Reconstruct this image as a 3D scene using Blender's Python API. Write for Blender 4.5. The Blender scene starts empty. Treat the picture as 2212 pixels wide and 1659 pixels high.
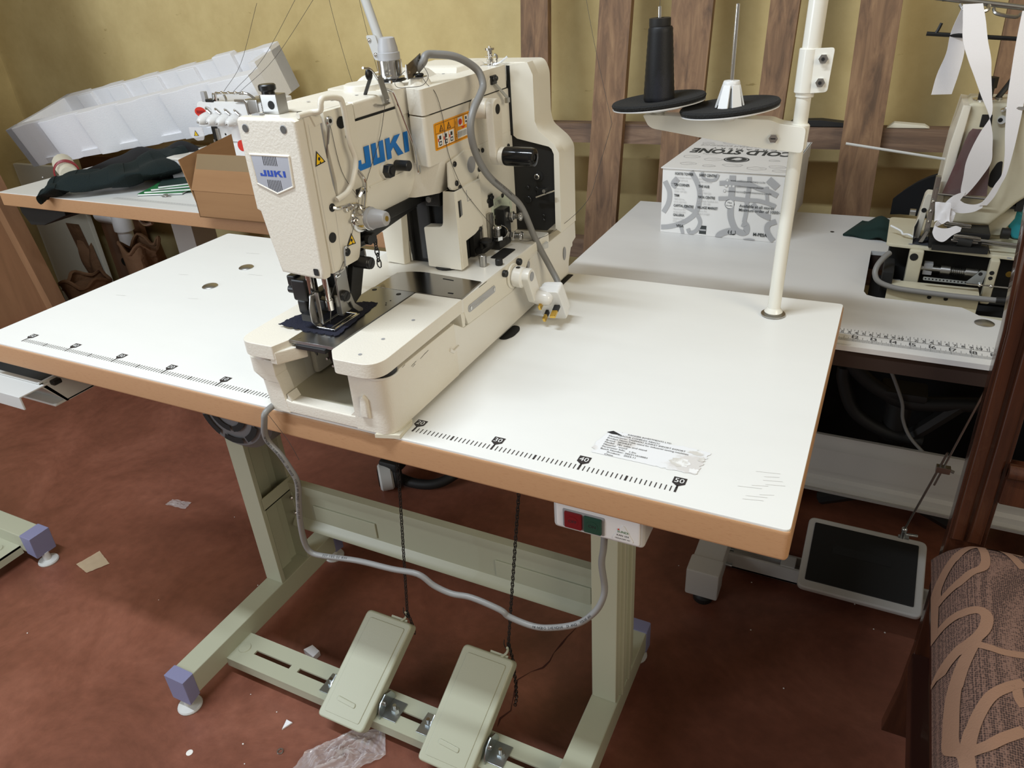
import bpy, bmesh, math, random
from mathutils import Vector, Matrix
from math import radians as R_, pi, sin, cos
random.seed(7)
scene = bpy.context.scene
col = scene.collection
V = Vector

# ------------------------------------------------------------------ materials
MATS = {}
def mat(name, color, rough=.5, metal=0., bump=None, noise=None, spec=.5, coat=0., trans=0., alpha=1., ior=1.45):
    m = bpy.data.materials.new(name); m.use_nodes = True
    nt = m.node_tree; b = nt.nodes['Principled BSDF']
    b.inputs['Base Color'].default_value = (*color, 1)
    b.inputs['Roughness'].default_value = rough
    b.inputs['Metallic'].default_value = metal
    b.inputs['Specular IOR Level'].default_value = spec
    b.inputs['Coat Weight'].default_value = coat
    b.inputs['Transmission Weight'].default_value = trans
    b.inputs['Alpha'].default_value = alpha
    b.inputs['IOR'].default_value = ior
    tc = nt.nodes.new('ShaderNodeTexCoord')
    if noise:      # (scale, amount, stretch xyz, second colour)
        sc, lo, hi, c2, st = noise
        mp = nt.nodes.new('ShaderNodeMapping'); mp.inputs['Scale'].default_value = st
        n = nt.nodes.new('ShaderNodeTexNoise'); n.inputs['Scale'].default_value = sc
        n.inputs['Detail'].default_value = 6; n.inputs['Roughness'].default_value = .62
        r = nt.nodes.new('ShaderNodeValToRGB')
        r.color_ramp.elements[0].position = lo; r.color_ramp.elements[0].color = (*color, 1)
        r.color_ramp.elements[1].position = hi; r.color_ramp.elements[1].color = (*c2, 1)
        nt.links.new(tc.outputs['Object'], mp.inputs['Vector']); nt.links.new(mp.outputs['Vector'], n.inputs['Vector'])
        nt.links.new(n.outputs['Fac'], r.inputs['Fac']); nt.links.new(r.outputs['Color'], b.inputs['Base Color'])
    if bump:       # (scale, strength, distance)
        n2 = nt.nodes.new('ShaderNodeTexNoise'); n2.inputs['Scale'].default_value = bump[0]; n2.inputs['Detail'].default_value = 3
        bp = nt.nodes.new('ShaderNodeBump'); bp.inputs['Strength'].default_value = bump[1]; bp.inputs['Distance'].default_value = bump[2]
        nt.links.new(tc.outputs['Object'], n2.inputs['Vector']); nt.links.new(n2.outputs['Fac'], bp.inputs['Height'])
        nt.links.new(bp.outputs['Normal'], b.inputs['Normal'])
    MATS[name] = m
    return m
def srgb(r, g, b):
    f = lambda c: ((c/255+.055)/1.055)**2.4 if c > 10 else c/255/12.92
    return (f(r), f(g), f(b))

M = {}
M['laminate'] = mat('white_laminate', (.79,.785,.75), .40, noise=(2.2,.35,.75,(.755,.75,.715),(1,3,1)))
M['laminate_grey'] = mat('grey_white_laminate', (.66,.65,.63), .4, noise=(2,.4,.7,(.6,.59,.57),(1,3,1)))
M['beech'] = mat('beech_edge', srgb(182,140,102), .5, noise=(11,.55,.74,srgb(162,118,82),(11,130,130)))
M['print'] = mat('black_print', (.02,.02,.022), .6)
M['print_brown'] = mat('dark_brown_print', (.03,.025,.025), .6)
M['print_grey'] = mat('grey_print', (.38,.38,.38), .6)
M['print_faint'] = mat('faint_print', (.55,.54,.52), .6)
M['paper'] = mat('label_paper', (.78,.78,.78), .5, noise=(18,.55,.62,(.66,.63,.6),(1,1,1)))
M['torn'] = mat('torn_paper', (.6,.57,.52), .8, noise=(60,.45,.55,(.8,.79,.77),(1,1,1)))
M['cream'] = mat('hammered_cream_paint', (.73,.685,.59), .34, bump=(420,.22,.0013))
M['cream_s'] = mat('smooth_cream_paint', (.73,.69,.59), .3, bump=(420,.1,.0008))
M['bedpaint'] = mat('cool_cream_paint', (.74,.71,.64), .28, bump=(460,.13,.0009))
M['grease'] = mat('aged_cream_paint', (.62,.58,.44), .36, noise=(7,.42,.7,(.52,.47,.34),(1,1,1)), bump=(300,.1,.001))
M['crack'] = mat('floor_crack', srgb(70,34,24), .8)
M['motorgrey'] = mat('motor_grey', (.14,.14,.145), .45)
M['tabledark'] = mat('dark_board_edge', srgb(48,32,24), .8)
M['stand'] = mat('greenish_grey_paint', (.40,.405,.30), .34, bump=(500,.12,.0006))
M['stand_grey'] = mat('light_grey_paint', (.46,.44,.41), .38)
M['polepaint'] = mat('cream_powder_coat', (.78,.76,.68), .22, coat=.3)
M['lilac'] = mat('lilac_plastic', (.21,.21,.34), .5)
M['palegrey'] = mat('pale_grey_plastic', (.55,.55,.53), .45)
M['recess'] = mat('shadowed_bore', (.10,.095,.085), .6)
M['greyplastic'] = mat('grey_plastic', (.30,.30,.31), .4)
M['midgrey'] = mat('mid_grey_plastic', (.40,.40,.41), .38)
M['cable'] = mat('grey_cable', (.215,.21,.20), .42)
M['black'] = mat('black_metal', (.012,.012,.012), .36)
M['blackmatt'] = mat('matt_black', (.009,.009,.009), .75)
M['rubber'] = mat('black_rubber', (.011,.0105,.01), .55)
M['chrome'] = mat('chrome', (.72,.71,.69), .16, 1.)
M['steel'] = mat('brushed_steel', (.42,.41,.39), .33, 1.)
M['plate'] = mat('blued_steel_plate', (.33,.33,.33), .3, 1.)
M['slideplate'] = mat('polished_slide_plate', (.30,.275,.24), .2, 1.)
M['zinc'] = mat('zinc_plate', (.5,.54,.55), .3, 1., bump=(60,.3,.001))
M['brass'] = mat('brass', (.72,.47,.10), .25, 1.)
M['blue'] = mat('blue_decal', srgb(24,112,190), .4)
M['darkblue'] = mat('dark_blue_decal', srgb(30,70,170), .4)
M['badge'] = mat('silver_badge', (.42,.43,.47), .35, .3)
M['orange'] = mat('orange_sticker', srgb(240,160,20), .4)
M['yellow'] = mat('yellow_sticker', srgb(245,200,20), .4)
M['white'] = mat('white_print', (.8,.8,.78), .5)
M['red'] = mat('red_print', srgb(205,50,35), .45)
M['green'] = mat('green_print', srgb(50,120,70), .5)
M['redbtn'] = mat('dark_red_button', (.17,.007,.012), .3)
M['greenbtn'] = mat('dark_green_button', (.012,.06,.04), .35)
M['palegreen'] = mat('pale_green_plate', (.60,.66,.53), .4)
M['navy'] = mat('navy_cloth', (.008,.009,.022), .92, bump=(420,.6,.002))
M['thread_b'] = mat('black_thread', (.004,.004,.005), .55, noise=(30,.5,.62,(.012,.0125,.018),(1,1,.5)), bump=(900,.3,.0005))
M['foamblack'] = mat('black_sponge', (.016,.016,.016), .95, noise=(900,.66,.74,(.22,.22,.22),(1,1,1)), bump=(500,.9,.002))
M['thread'] = mat('grey_thread', (.06,.055,.05), .8)
M['styro'] = mat('white_styrofoam', (.80,.80,.82), .7, bump=(320,.35,.0015))
M['whiteplastic'] = mat('white_plastic', (.78,.78,.77), .35)
M['kraft'] = mat('brown_cardboard', srgb(156,118,80), .85, noise=(3,.4,.7,srgb(146,108,72),(1,1,8)))
M['kraft_in'] = mat('brown_tape', srgb(128,105,70), .5)
M['kraft_dark'] = mat('crumpled_brown_paper', srgb(112,80,54), .85, bump=(16,.8,.02))
M['fleece'] = mat('dark_green_fleece', (.006,.013,.013), .97, bump=(300,.7,.002))
M['blackcloth'] = mat('black_cloth', (.005,.005,.006), .95)
M['darkgreen'] = mat('dark_green_cloth', (.006,.024,.02), .9)
M['tape'] = mat('white_elastic_tape', (.80,.78,.79), .75, bump=(600,.3,.0008))
M['offwhite'] = mat('off_white_cloth', (.66,.62,.50), .8)
M['redbangle'] = mat('red_plastic', (.24,.012,.018), .35)
M['teal'] = mat('teal_plastic', (.02,.27,.34), .45)
M['translucent'] = mat('aged_shield', (.27,.19,.185), .12, .5, noise=(7,.5,.66,(.2,.045,.06),(1,1,.6)))
M['clear'] = mat('clear_film', (.9,.88,.88), .14, alpha=.30, spec=1.)
M['clear_brown'] = mat('tinted_film', (.75,.62,.42), .15, alpha=.55, spec=.8)
M['ivory'] = mat('milky_plastic', (.72,.70,.66), .2, coat=.4)
M['chairwood_dark'] = mat('dark_leg_wood', (.030,.010,.007), .3, coat=.2)
M['crumb'] = mat('foam_crumb', (.8,.77,.72), .8)

def wood(name, c1, c2, c3, rough=.55, coat=0., stretch=(1,1,.07), scale=22):
    m = bpy.data.materials.new(name); m.use_nodes = True
    nt = m.node_tree; b = nt.nodes['Principled BSDF']; b.inputs['Roughness'].default_value = rough
    b.inputs['Coat Weight'].default_value = coat
    tc = nt.nodes.new('ShaderNodeTexCoord'); mp = nt.nodes.new('ShaderNodeMapping'); mp.inputs['Scale'].default_value = stretch
    n = nt.nodes.new('ShaderNodeTexNoise'); n.inputs['Scale'].default_value = scale; n.inputs['Detail'].default_value = 8
    n.inputs['Distortion'].default_value = .8; n.inputs['Roughness'].default_value = .65
    r = nt.nodes.new('ShaderNodeValToRGB'); r.color_ramp.elements[0].position = .3; r.color_ramp.elements[0].color = (*c1, 1)
    r.color_ramp.elements[1].position = .72; r.color_ramp.elements[1].color = (*c2, 1)
    e = r.color_ramp.elements.new(.5); e.color = (*c3, 1)
    bp = nt.nodes.new('ShaderNodeBump'); bp.inputs['Strength'].default_value = .25; bp.inputs['Distance'].default_value = .002
    L = nt.links.new
    L(tc.outputs['Object'], mp.inputs['Vector']); L(mp.outputs['Vector'], n.inputs['Vector']); L(n.outputs['Fac'], r.inputs['Fac'])
    L(r.outputs['Color'], b.inputs['Base Color']); L(n.outputs['Fac'], bp.inputs['Height']); L(bp.outputs['Normal'], b.inputs['Normal'])
    return m
M['plank'] = wood('pallet_wood', srgb(86,64,46), srgb(150,118,86), srgb(122,92,66), .65, stretch=(1,1,.09), scale=48)
M['rail'] = wood('pallet_rail_wood', srgb(80,62,50), srgb(138,112,90), srgb(110,86,68), .7, stretch=(.09,1,1), scale=48)
M['chairwood'] = wood('varnished_mahogany', (.018,.006,.0035), (.085,.027,.011), (.042,.013,.006), .24, .5)
M['doorwood'] = wood('brown_varnished_panel', srgb(104,72,52), srgb(128,90,66), srgb(116,80,58), .3, .1, stretch=(1,1,.12), scale=9)
M['doorwood_edge'] = wood('light_brown_edge', srgb(122,88,62), srgb(146,108,78), srgb(134,98,70), .5, 0, stretch=(1,1,.12), scale=12)

def wall_mat():
    m = bpy.data.materials.new('yellow_distemper'); m.use_nodes = True
    nt = m.node_tree; b = nt.nodes['Principled BSDF']; b.inputs['Roughness'].default_value = .75; L = nt.links.new
    tc = nt.nodes.new('ShaderNodeTexCoord')
    n = nt.nodes.new('ShaderNodeTexNoise'); n.inputs['Scale'].default_value = 3.5; n.inputs['Detail'].default_value = 9; n.inputs['Roughness'].default_value = .7
    r = nt.nodes.new('ShaderNodeValToRGB'); r.color_ramp.elements[0].position = .35; r.color_ramp.elements[0].color = (*srgb(186,164,112), 1)
    r.color_ramp.elements[1].position = .68; r.color_ramp.elements[1].color = (*srgb(208,188,134), 1)
    mp = nt.nodes.new('ShaderNodeMapping'); mp.inputs['Scale'].default_value = (9, 1, 26); mp.inputs['Rotation'].default_value = (0, .5, 0)
    n2 = nt.nodes.new('ShaderNodeTexNoise'); n2.inputs['Scale'].default_value = 2.2; n2.inputs['Detail'].default_value = 5
    r2 = nt.nodes.new('ShaderNodeValToRGB'); r2.color_ramp.elements[0].position = .69; r2.color_ramp.elements[0].color = (0,0,0,1)
    r2.color_ramp.elements[1].position = .76; r2.color_ramp.elements[1].color = (.55,.55,.55,1)
    mx = nt.nodes.new('ShaderNodeMix'); mx.data_type = 'RGBA'; mx.inputs['B'].default_value = (*srgb(132,108,52), 1)
    bp = nt.nodes.new('ShaderNodeBump'); bp.inputs['Strength'].default_value = .15; bp.inputs['Distance'].default_value = .01
    L(tc.outputs['Object'], n.inputs['Vector']); L(n.outputs['Fac'], r.inputs['Fac']); L(r.outputs['Color'], mx.inputs['A'])
    L(tc.outputs['Object'], mp.inputs['Vector']); L(mp.outputs['Vector'], n2.inputs['Vector']); L(n2.outputs['Fac'], r2.inputs['Fac'])
    L(r2.outputs['Color'], mx.inputs['Factor']); L(mx.outputs['Result'], b.inputs['Base Color'])
    L(n.outputs['Fac'], bp.inputs['Height']); L(bp.outputs['Normal'], b.inputs['Normal'])
    return m
M['wall'] = wall_mat()
def floor_mat():
    m = bpy.data.materials.new('red_oxide_concrete'); m.use_nodes = True
    nt = m.node_tree; b = nt.nodes['Principled BSDF']; L = nt.links.new
    tc = nt.nodes.new('ShaderNodeTexCoord')
    n = nt.nodes.new('ShaderNodeTexNoise'); n.inputs['Scale'].default_value = 3.2; n.inputs['Detail'].default_value = 10; n.inputs['Roughness'].default_value = .72; n.inputs['Distortion'].default_value = .6
    r = nt.nodes.new('ShaderNodeValToRGB')
    r.color_ramp.elements[0].position = .33; r.color_ramp.elements[0].color = (*srgb(116,70,54), 1)
    r.color_ramp.elements[1].position = .70; r.color_ramp.elements[1].color = (*srgb(154,98,78), 1)
    e = r.color_ramp.elements.new(.5); e.color = (*srgb(134,82,64), 1)
    n2 = nt.nodes.new('ShaderNodeTexNoise'); n2.inputs['Scale'].default_value = 45; n2.inputs['Detail'].default_value = 4
    mx = nt.nodes.new('ShaderNodeMix'); mx.data_type = 'RGBA'; mx.blend_type = 'MULTIPLY'; mx.inputs['Factor'].default_value = .35
    # a crack running across the screed
    v = nt.nodes.new('ShaderNodeTexVoronoi'); v.feature = 'DISTANCE_TO_EDGE'; v.inputs['Scale'].default_value = .38
    ad = nt.nodes.new('ShaderNodeVectorMath'); ad.operation = 'ADD'
    nw = nt.nodes.new('ShaderNodeTexNoise'); nw.inputs['Scale'].default_value = 7; nw.inputs['Detail'].default_value = 6
    sc = nt.nodes.new('ShaderNodeVectorMath'); sc.operation = 'SCALE'; sc.inputs['Scale'].default_value = .12
    lt = nt.nodes.new('ShaderNodeMath'); lt.operation = 'LESS_THAN'; lt.inputs[1].default_value = .0013
    ml = nt.nodes.new('ShaderNodeMath'); ml.operation = 'MULTIPLY'; ml.inputs[1].default_value = .5
    mx2 = nt.nodes.new('ShaderNodeMix'); mx2.data_type = 'RGBA'; mx2.inputs['B'].default_value = (*srgb(64,30,20), 1)
    rr = nt.nodes.new('ShaderNodeMapRange'); rr.inputs['To Min'].default_value = .26; rr.inputs['To Max'].default_value = .5
    bp = nt.nodes.new('ShaderNodeBump'); bp.inputs['Strength'].default_value = .16; bp.inputs['Distance'].default_value = .01
    L(tc.outputs['Object'], n.inputs['Vector']); L(n.outputs['Fac'], r.inputs['Fac']); L(tc.outputs['Object'], n2.inputs['Vector'])
    L(r.outputs['Color'], mx.inputs['A']); L(n2.outputs['Fac'], mx.inputs['B'])
    L(tc.outputs['Object'], nw.inputs['Vector']); L(nw.outputs['Color'], sc.inputs[0]); L(sc.outputs['Vector'], ad.inputs[1]); L(tc.outputs['Object'], ad.inputs[0])
    L(ad.outputs['Vector'], v.inputs['Vector']); L(v.outputs['Distance'], lt.inputs[0]); L(lt.outputs[0], ml.inputs[0]); mx2.inputs['Factor'].default_value = 0
    L(mx.outputs['Result'], mx2.inputs['A']); L(mx2.outputs['Result'], b.inputs['Base Color'])
    L(n.outputs['Fac'], rr.inputs['Value']); L(rr.outputs['Result'], b.inputs['Roughness'])
    L(n.outputs['Fac'], bp.inputs['Height']); L(bp.outputs['Normal'], b.inputs['Normal'])
    return m
M['floor'] = floor_mat()
def fabric_mat():
    m = bpy.data.materials.new('brown_woven_upholstery'); m.use_nodes = True
    nt = m.node_tree; b = nt.nodes['Principled BSDF']; b.inputs['Roughness'].default_value = .9; L = nt.links.new
    tc = nt.nodes.new('ShaderNodeTexCoord')
    mp = nt.nodes.new('ShaderNodeMapping'); mp.inputs['Scale'].default_value = (430, 330, 430)
    ck = nt.nodes.new('ShaderNodeTexVoronoi'); ck.inputs['Scale'].default_value = 1.; ck.inputs['Randomness'].default_value = .35
    r = nt.nodes.new('ShaderNodeValToRGB'); r.color_ramp.elements[0].position = .3; r.color_ramp.elements[0].color = (*srgb(58,40,34), 1)
    r.color_ramp.elements[1].position = .62; r.color_ramp.elements[1].color = (*srgb(120,90,76), 1)
    bp = nt.nodes.new('ShaderNodeBump'); bp.inputs['Strength'].default_value = .6; bp.inputs['Distance'].default_value = .002
    L(tc.outputs['Object'], mp.inputs['Vector']); L(mp.outputs['Vector'], ck.inputs['Vector']); L(ck.outputs['Distance'], r.inputs['Fac'])
    L(r.outputs['Color'], b.inputs['Base Color']); L(ck.outputs['Distance'], bp.inputs['Height']); L(bp.outputs['Normal'], b.inputs['Normal'])
    return m
M['fabric'] = fabric_mat()
M['fabric_leaf'] = mat('tan_woven_motif', srgb(138,104,82), .9, bump=(500,.5,.001))

# ------------------------------------------------------------------ mesh builder
TXT = {}
def text_polys(s, bold=0):
    if (s, bold) in TXT: return TXT[(s, bold)]
    cu = bpy.data.curves.new('t', 'FONT'); cu.body = s; cu.size = 1; cu.resolution_u = 3; cu.offset = bold
    ob = bpy.data.objects.new('t', cu); me = bpy.data.meshes.new_from_object(ob)
    pts = [v.co.copy() for v in me.vertices]; fs = [tuple(p.vertices) for p in me.polygons]
    bpy.data.objects.remove(ob); bpy.data.curves.remove(cu); bpy.data.meshes.remove(me)
    xs = [p.x for p in pts] or [0]
    TXT[(s, bold)] = (pts, fs, min(xs), max(xs)); return TXT[(s, bold)]

class MB:
    def __init__(self): self.v = []; self.f = []; self.mi = []; self.mats = []; self.sm = []
    def mslot(self, m):
        m = M[m] if isinstance(m, str) else m
        if m not in self.mats: self.mats.append(m)
        return self.mats.index(m)
    def add_bm(self, bm, m, T=None):
        k = self.mslot(m); o = len(self.v)
        bm.verts.index_update()
        for v in bm.verts: self.v.append((T @ v.co) if T else v.co.copy())
        for f in bm.faces: self.f.append([o+v.index for v in f.verts]); self.mi.append(k)
        bm.free(); return self
    def raw(self, pts, faces, m):
        k = self.mslot(m); o = len(self.v)
        self.v += [V(p) for p in pts]
        for f in faces: self.f.append([o+i for i in f]); self.mi.append(k)
        return self
    def box(self, x0, x1, y0, y1, z0, z1, m, r=0, seg=2, T=None):
        bm = bmesh.new(); bmesh.ops.create_cube(bm, size=1)
        for v in bm.verts: v.co = V((x0+(v.co.x+.5)*(x1-x0), y0+(v.co.y+.5)*(y1-y0), z0+(v.co.z+.5)*(z1-z0)))
        if r: bmesh.ops.bevel(bm, geom=bm.edges[:], offset=r, segments=seg, profile=.5, affect='EDGES', clamp_overlap=True)
        return self.add_bm(bm, m, T)
    def prism(self, pts, ax, a0, a1, m, r=0, seg=2, rv=0, T=None, taper=None):
        """pts outline in the other two axes (x: (y,z); y: (x,z); z: (x,y)); rv rounds corners, r bevels the rims"""
        if rv: pts = round_poly(pts, rv)
        bm = bmesh.new()
        def mk(p, a): return V((a, p[0], p[1])) if ax == 'x' else V((p[0], a, p[1])) if ax == 'y' else V((p[0], p[1], a))
        A = [bm.verts.new(mk(p, a0)) for p in pts]; tp = taper or pts
        B = [bm.verts.new(mk(p, a1)) for p in tp]
        n = len(pts); fa = bm.faces.new(A); fb = bm.faces.new(B[::-1])
        for i in range(n): bm.faces.new((A[i], B[i], B[(i+1) % n], A[(i+1) % n]))
        bmesh.ops.recalc_face_normals(bm, faces=bm.faces[:])
        if r:
            ed = list(set(list(fa.edges)+list(fb.edges)))
            bmesh.ops.bevel(bm, geom=ed, offset=r, segments=seg, profile=.5, affect='EDGES', clamp_overlap=True)
        return self.add_bm(bm, m, T)
    def cyl(self, p0, p1, r0, m, r1=None, n=20, cap=True, bev=0):
        p0 = V(p0); p1 = V(p1); r1 = r0 if r1 is None else r1; L = (p1-p0).length
        prof = [(r0, 0), (r1, L)]
        if bev: prof = [(r0-bev, 0), (r0, bev), (r1, L-bev), (r1-bev, L)]
        return self.lathe(prof, p0, p1-p0, m, n, cap)
    def lathe(self, prof, p, ax, m, n=24, cap=True):
        p = V(p); q = V(ax).normalized().to_track_quat('Z', 'Y'); pts = []; fs = []
        for (r, z) in prof:
            for k in range(n):
                a = 2*pi*k/n; pts.append(p+q @ V((r*cos(a), r*sin(a), z)))
        for j in range(len(prof)-1):
            for k in range(n):
                k2 = (k+1) % n; fs.append((j*n+k, j*n+k2, (j+1)*n+k2, (j+1)*n+k))
        if cap:
            fs.append(tuple(range(n))[::-1]); fs.append(tuple((len(prof)-1)*n+k for k in range(n)))
        return self.raw(pts, fs, m)
    def tube(self, pts, r, m, n=8, smooth=6, closed=False, flat=None):
        pts = [V(p) for p in pts]
        if smooth: pts = catmull(pts, smooth, closed)
        vs = []; fs = []; N = len(pts); up = V((0, 0, 1)); prevx = None
        for i, p in enumerate(pts):
            if closed: t = (pts[(i+1) % N]-pts[i-1])
            else: t = pts[min(i+1, N-1)]-pts[max(i-1, 0)]
            if t.length < 1e-9: t = V((0,0,1))
            t.normalize()
            if prevx is None:
                a = V((0,0,1)) if abs(t.z) < .9 else V((1,0,0)); x = a.cross(t).normalized()
            else:
                x = prevx-t*prevx.dot(t); x = x.normalized() if x.length > 1e-6 else prevx
            prevx = x; y = t.cross(x); rr = r(i/(N-1)) if callable(r) else r
            fy = flat if flat else 1
            for k in range(n):
                a = 2*pi*k/n; vs.append(p+x*(cos(a)*rr)+y*(sin(a)*rr*fy))
        for i in range(N if closed else N-1):
            i2 = (i+1) % N
            for k in range(n):
                k2 = (k+1) % n; fs.append((i*n+k, i*n+k2, i2*n+k2, i2*n+k))
        if not closed:
            fs.append(tuple(range(n))[::-1]); fs.append(tuple((N-1)*n+k for k in range(n)))
        return self.raw(vs, fs, m)
    def sphere(self, c, r, m, s=(1,1,1), n=14):
        bm = bmesh.new(); bmesh.ops.create_uvsphere(bm, u_segments=n, v_segments=max(6, n//2), radius=r)
        for v in bm.verts: v.co = V((v.co.x*s[0]+c[0], v.co.y*s[1]+c[1], v.co.z*s[2]+c[2]))
        return self.add_bm(bm, m)
    def poly(self, pts, m): return self.raw(pts, [tuple(range(len(pts)))], m)
    def decal(self, pts2, o, u, v, m, lift=0):
        o = V(o); u = V(u); v = V(v); n = u.cross(v).normalized()*lift
        return self.raw([o+u*p[0]+v*p[1]+n for p in pts2], [tuple(range(len(pts2)))], m)
    def disc(self, c, nrm, r, m, n=16, sx=1):
        q = V(nrm).to_track_quat('Z', 'Y'); c = V(c)
        return self.raw([c+q @ V((r*sx*cos(2*pi*k/n), r*sin(2*pi*k/n), 0)) for k in range(n)], [tuple(range(n))], m)
    def text(self, s, o, u, v, size, m, align='l', wscale=1., bold=0):
        pts, fs, a, b = text_polys(s, bold); o = V(o); u = V(u).normalized(); v = V(v).normalized()
        sh = {'l': a, 'c': (a+b)/2, 'r': b}[align]
        return self.raw([o+u*((p.x-sh)*size*wscale)+v*(p.y*size) for p in pts], fs, m)
    def grid(self, fn, nu, nv, m, thick=0):
        pts = [V(fn(i/nu, j/nv)) for j in range(nv+1) for i in range(nu+1)]; w = nu+1
        fs = [(j*w+i, j*w+i+1, (j+1)*w+i+1, (j+1)*w+i) for j in range(nv) for i in range(nu)]
        if thick:
            k = len(pts); bm = bmesh.new(); vv = [bm.verts.new(p) for p in pts]
            for f in fs: bm.faces.new([vv[i] for i in f])
            bm.normal_update()
            low = [p-bm.verts[i].normal*thick if False else p-vv[i].normal*thick for i, p in enumerate(pts)]
            bm.free(); allp = pts+low
            fs2 = fs+[tuple(k+i for i in f[::-1]) for f in fs]
            rim = [i for i in range(w)]+[j*w+nu for j in range(1, nv+1)]+[nv*w+i for i in range(nu-1, -1, -1)]+[j*w for j in range(nv-1, 0, -1)]
            for a in range(len(rim)):
                p, q = rim[a], rim[(a+1) % len(rim)]; fs2.append((q, p, p+k, q+k))
            return self.raw(allp, fs2, m)
        return self.raw(pts, fs, m)
    def build(self, name, parent=None, loc=None, sharp=38, sub=0):
        root = V((0,0,0))
        if parent is not None: root = V(parent['_o'])
        elif loc is not None: root = V(loc)
        me = bpy.data.meshes.new(name)
        me.from_pydata([tuple(p-root) for p in self.v], [], self.f)
        for m in self.mats: me.materials.append(m)
        me.polygons.foreach_set('material_index', self.mi)
        me.update(); me.validate()
        me.polygons.foreach_set('use_smooth', [True]*len(me.polygons))
        me.set_sharp_from_angle(angle=R_(sharp))
        ob = bpy.data.objects.new(name, me); col.objects.link(ob)
        ob['_o'] = tuple(root)
        if parent is not None: ob.parent = parent
        else: ob.location = root
        if sub:
            s = ob.modifiers.new('s', 'SUBSURF'); s.levels = sub; s.render_levels = sub
        else:
            w = ob.modifiers.new('w', 'WEIGHTED_NORMAL'); w.keep_sharp = True; w.weight = 50
        return ob

def round_poly(pts, r, n=4):
    out = []; N = len(pts)
    for i in range(N):
        p = V((*pts[i], 0)); a = V((*pts[i-1], 0)); b = V((*pts[(i+1) % N], 0))
        rr = r[i] if isinstance(r, (list, tuple)) else r
        if not rr: out.append((p.x, p.y)); continue
        d1 = (a-p); d2 = (b-p); l = min(rr, d1.length*.45, d2.length*.45)
        p1 = p+d1.normalized()*l; p2 = p+d2.normalized()*l
        for k in range(n+1):
            t = k/n; q = p1*(1-t)**2+p*2*t*(1-t)+p2*t*t; out.append((q.x, q.y))
    return out
def catmull(P, k, closed=False):
    out = []; N = len(P)
    for i in range(N if closed else N-1):
        p1 = P[i]; p2 = P[(i+1) % N]
        p0 = P[i-1] if (i or closed) else p1*2-p2
        p3 = P[(i+2) % N] if (closed or i+2 < N) else p2*2-p1
        for j in range(k):
            t = j/k
            out.append(.5*((2*p1)+(p2-p0)*t+(2*p0-5*p1+4*p2-p3)*t*t+(3*p1-p0-3*p2+p3)*t**3))
    if not closed: out.append(P[-1])
    return out

def tag(o, label=None, cat=None, group=None, kind=None):
    if label: o['label'] = label
    if cat: o['category'] = cat
    if group: o['group'] = group
    if kind: o['kind'] = kind
    return o
def thing(name, label, cat, loc, group=None):
    e = bpy.data.objects.new(name, None); e.empty_display_size = .02; col.objects.link(e)
    e.location = loc; e['_o'] = tuple(loc)
    return tag(e, label, cat, group)
def lab(o, s): o['label'] = s; return o
def screw(mb, c, n, r, m='black', h=.002):
    """cheese-head screw with a slot"""
    c = V(c); n = V(n).normalized()
    mb.cyl(c, c+n*h, r, m, n=14, bev=min(r*.2, h*.3))
    t = n.orthogonal().normalized(); b = n.cross(t); q = c+n*(h+.0002)
    mb.raw([q+t*r*.75+b*r*.12, q-t*r*.75+b*r*.12, q-t*r*.75-b*r*.12, q+t*r*.75-b*r*.12], [(0,1,2,3)], 'blackmatt')
def copy_tree(o, parent=None, label=None, name=None, group=None):
    c = o.copy(); col.objects.link(c)
    if parent is not None: c.parent = parent
    if label: c['label'] = label
    if group: c['group'] = group
    for ch in list(o.children): copy_tree(ch, c)
    return c
X_, Y_, Z_ = V((1,0,0)), V((0,1,0)), V((0,0,1))
# ================================================================== ROOM
WY = 1.46
b = MB(); b.box(-4, 4, -4, 3, -.1, 0, 'floor'); 
CRK = [(0.2124,0.4643),(0.2024,0.4294),(0.1989,0.4091),(0.1930,0.3809),(0.1934,0.3596),(0.1876,0.3396),(0.1696,0.3215),(0.1533,0.2942),(0.1604,0.2674),(0.1660,0.2440),(0.1713,0.2275),(0.1604,0.2043),(0.1633,0.1875)]
for k in range(len(CRK)-1):
    p, q = V((*CRK[k], 0)), V((*CRK[k+1], 0)); d = (q-p).normalized(); nn = V((-d.y, d.x, 0)); w0 = .0004+.0009*((k*7) % 3); w1 = .0004+.0009*(((k+1)*7) % 3)
    b.raw([p+nn*w0+V((0,0,.0004)), p-nn*w0+V((0,0,.0004)), q-nn*w1+V((0,0,.0004)), q+nn*w1+V((0,0,.0004))], [(0,1,2,3)], 'crack')
tag(b.build('floor'), kind='structure')
b = MB(); b.box(-2.66, 3, WY, WY+.12, 0, 3, 'wall'); tag(b.build('wall_back'), kind='structure')
b = MB(); b.box(-2.78, -2.66, -.6, WY+.12, 0, 3, 'wall'); tag(b.build('wall_left'), kind='structure')

# ================================================================== MAIN TABLE
TX0, TX1, TD, TZ = -.585, .610, .529, .76
table = thing('sewing_table', 'white machine table with beech edge and numbered ruler under the large cream machine', 'table', (0, .26, 0))
b = MB()
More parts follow.
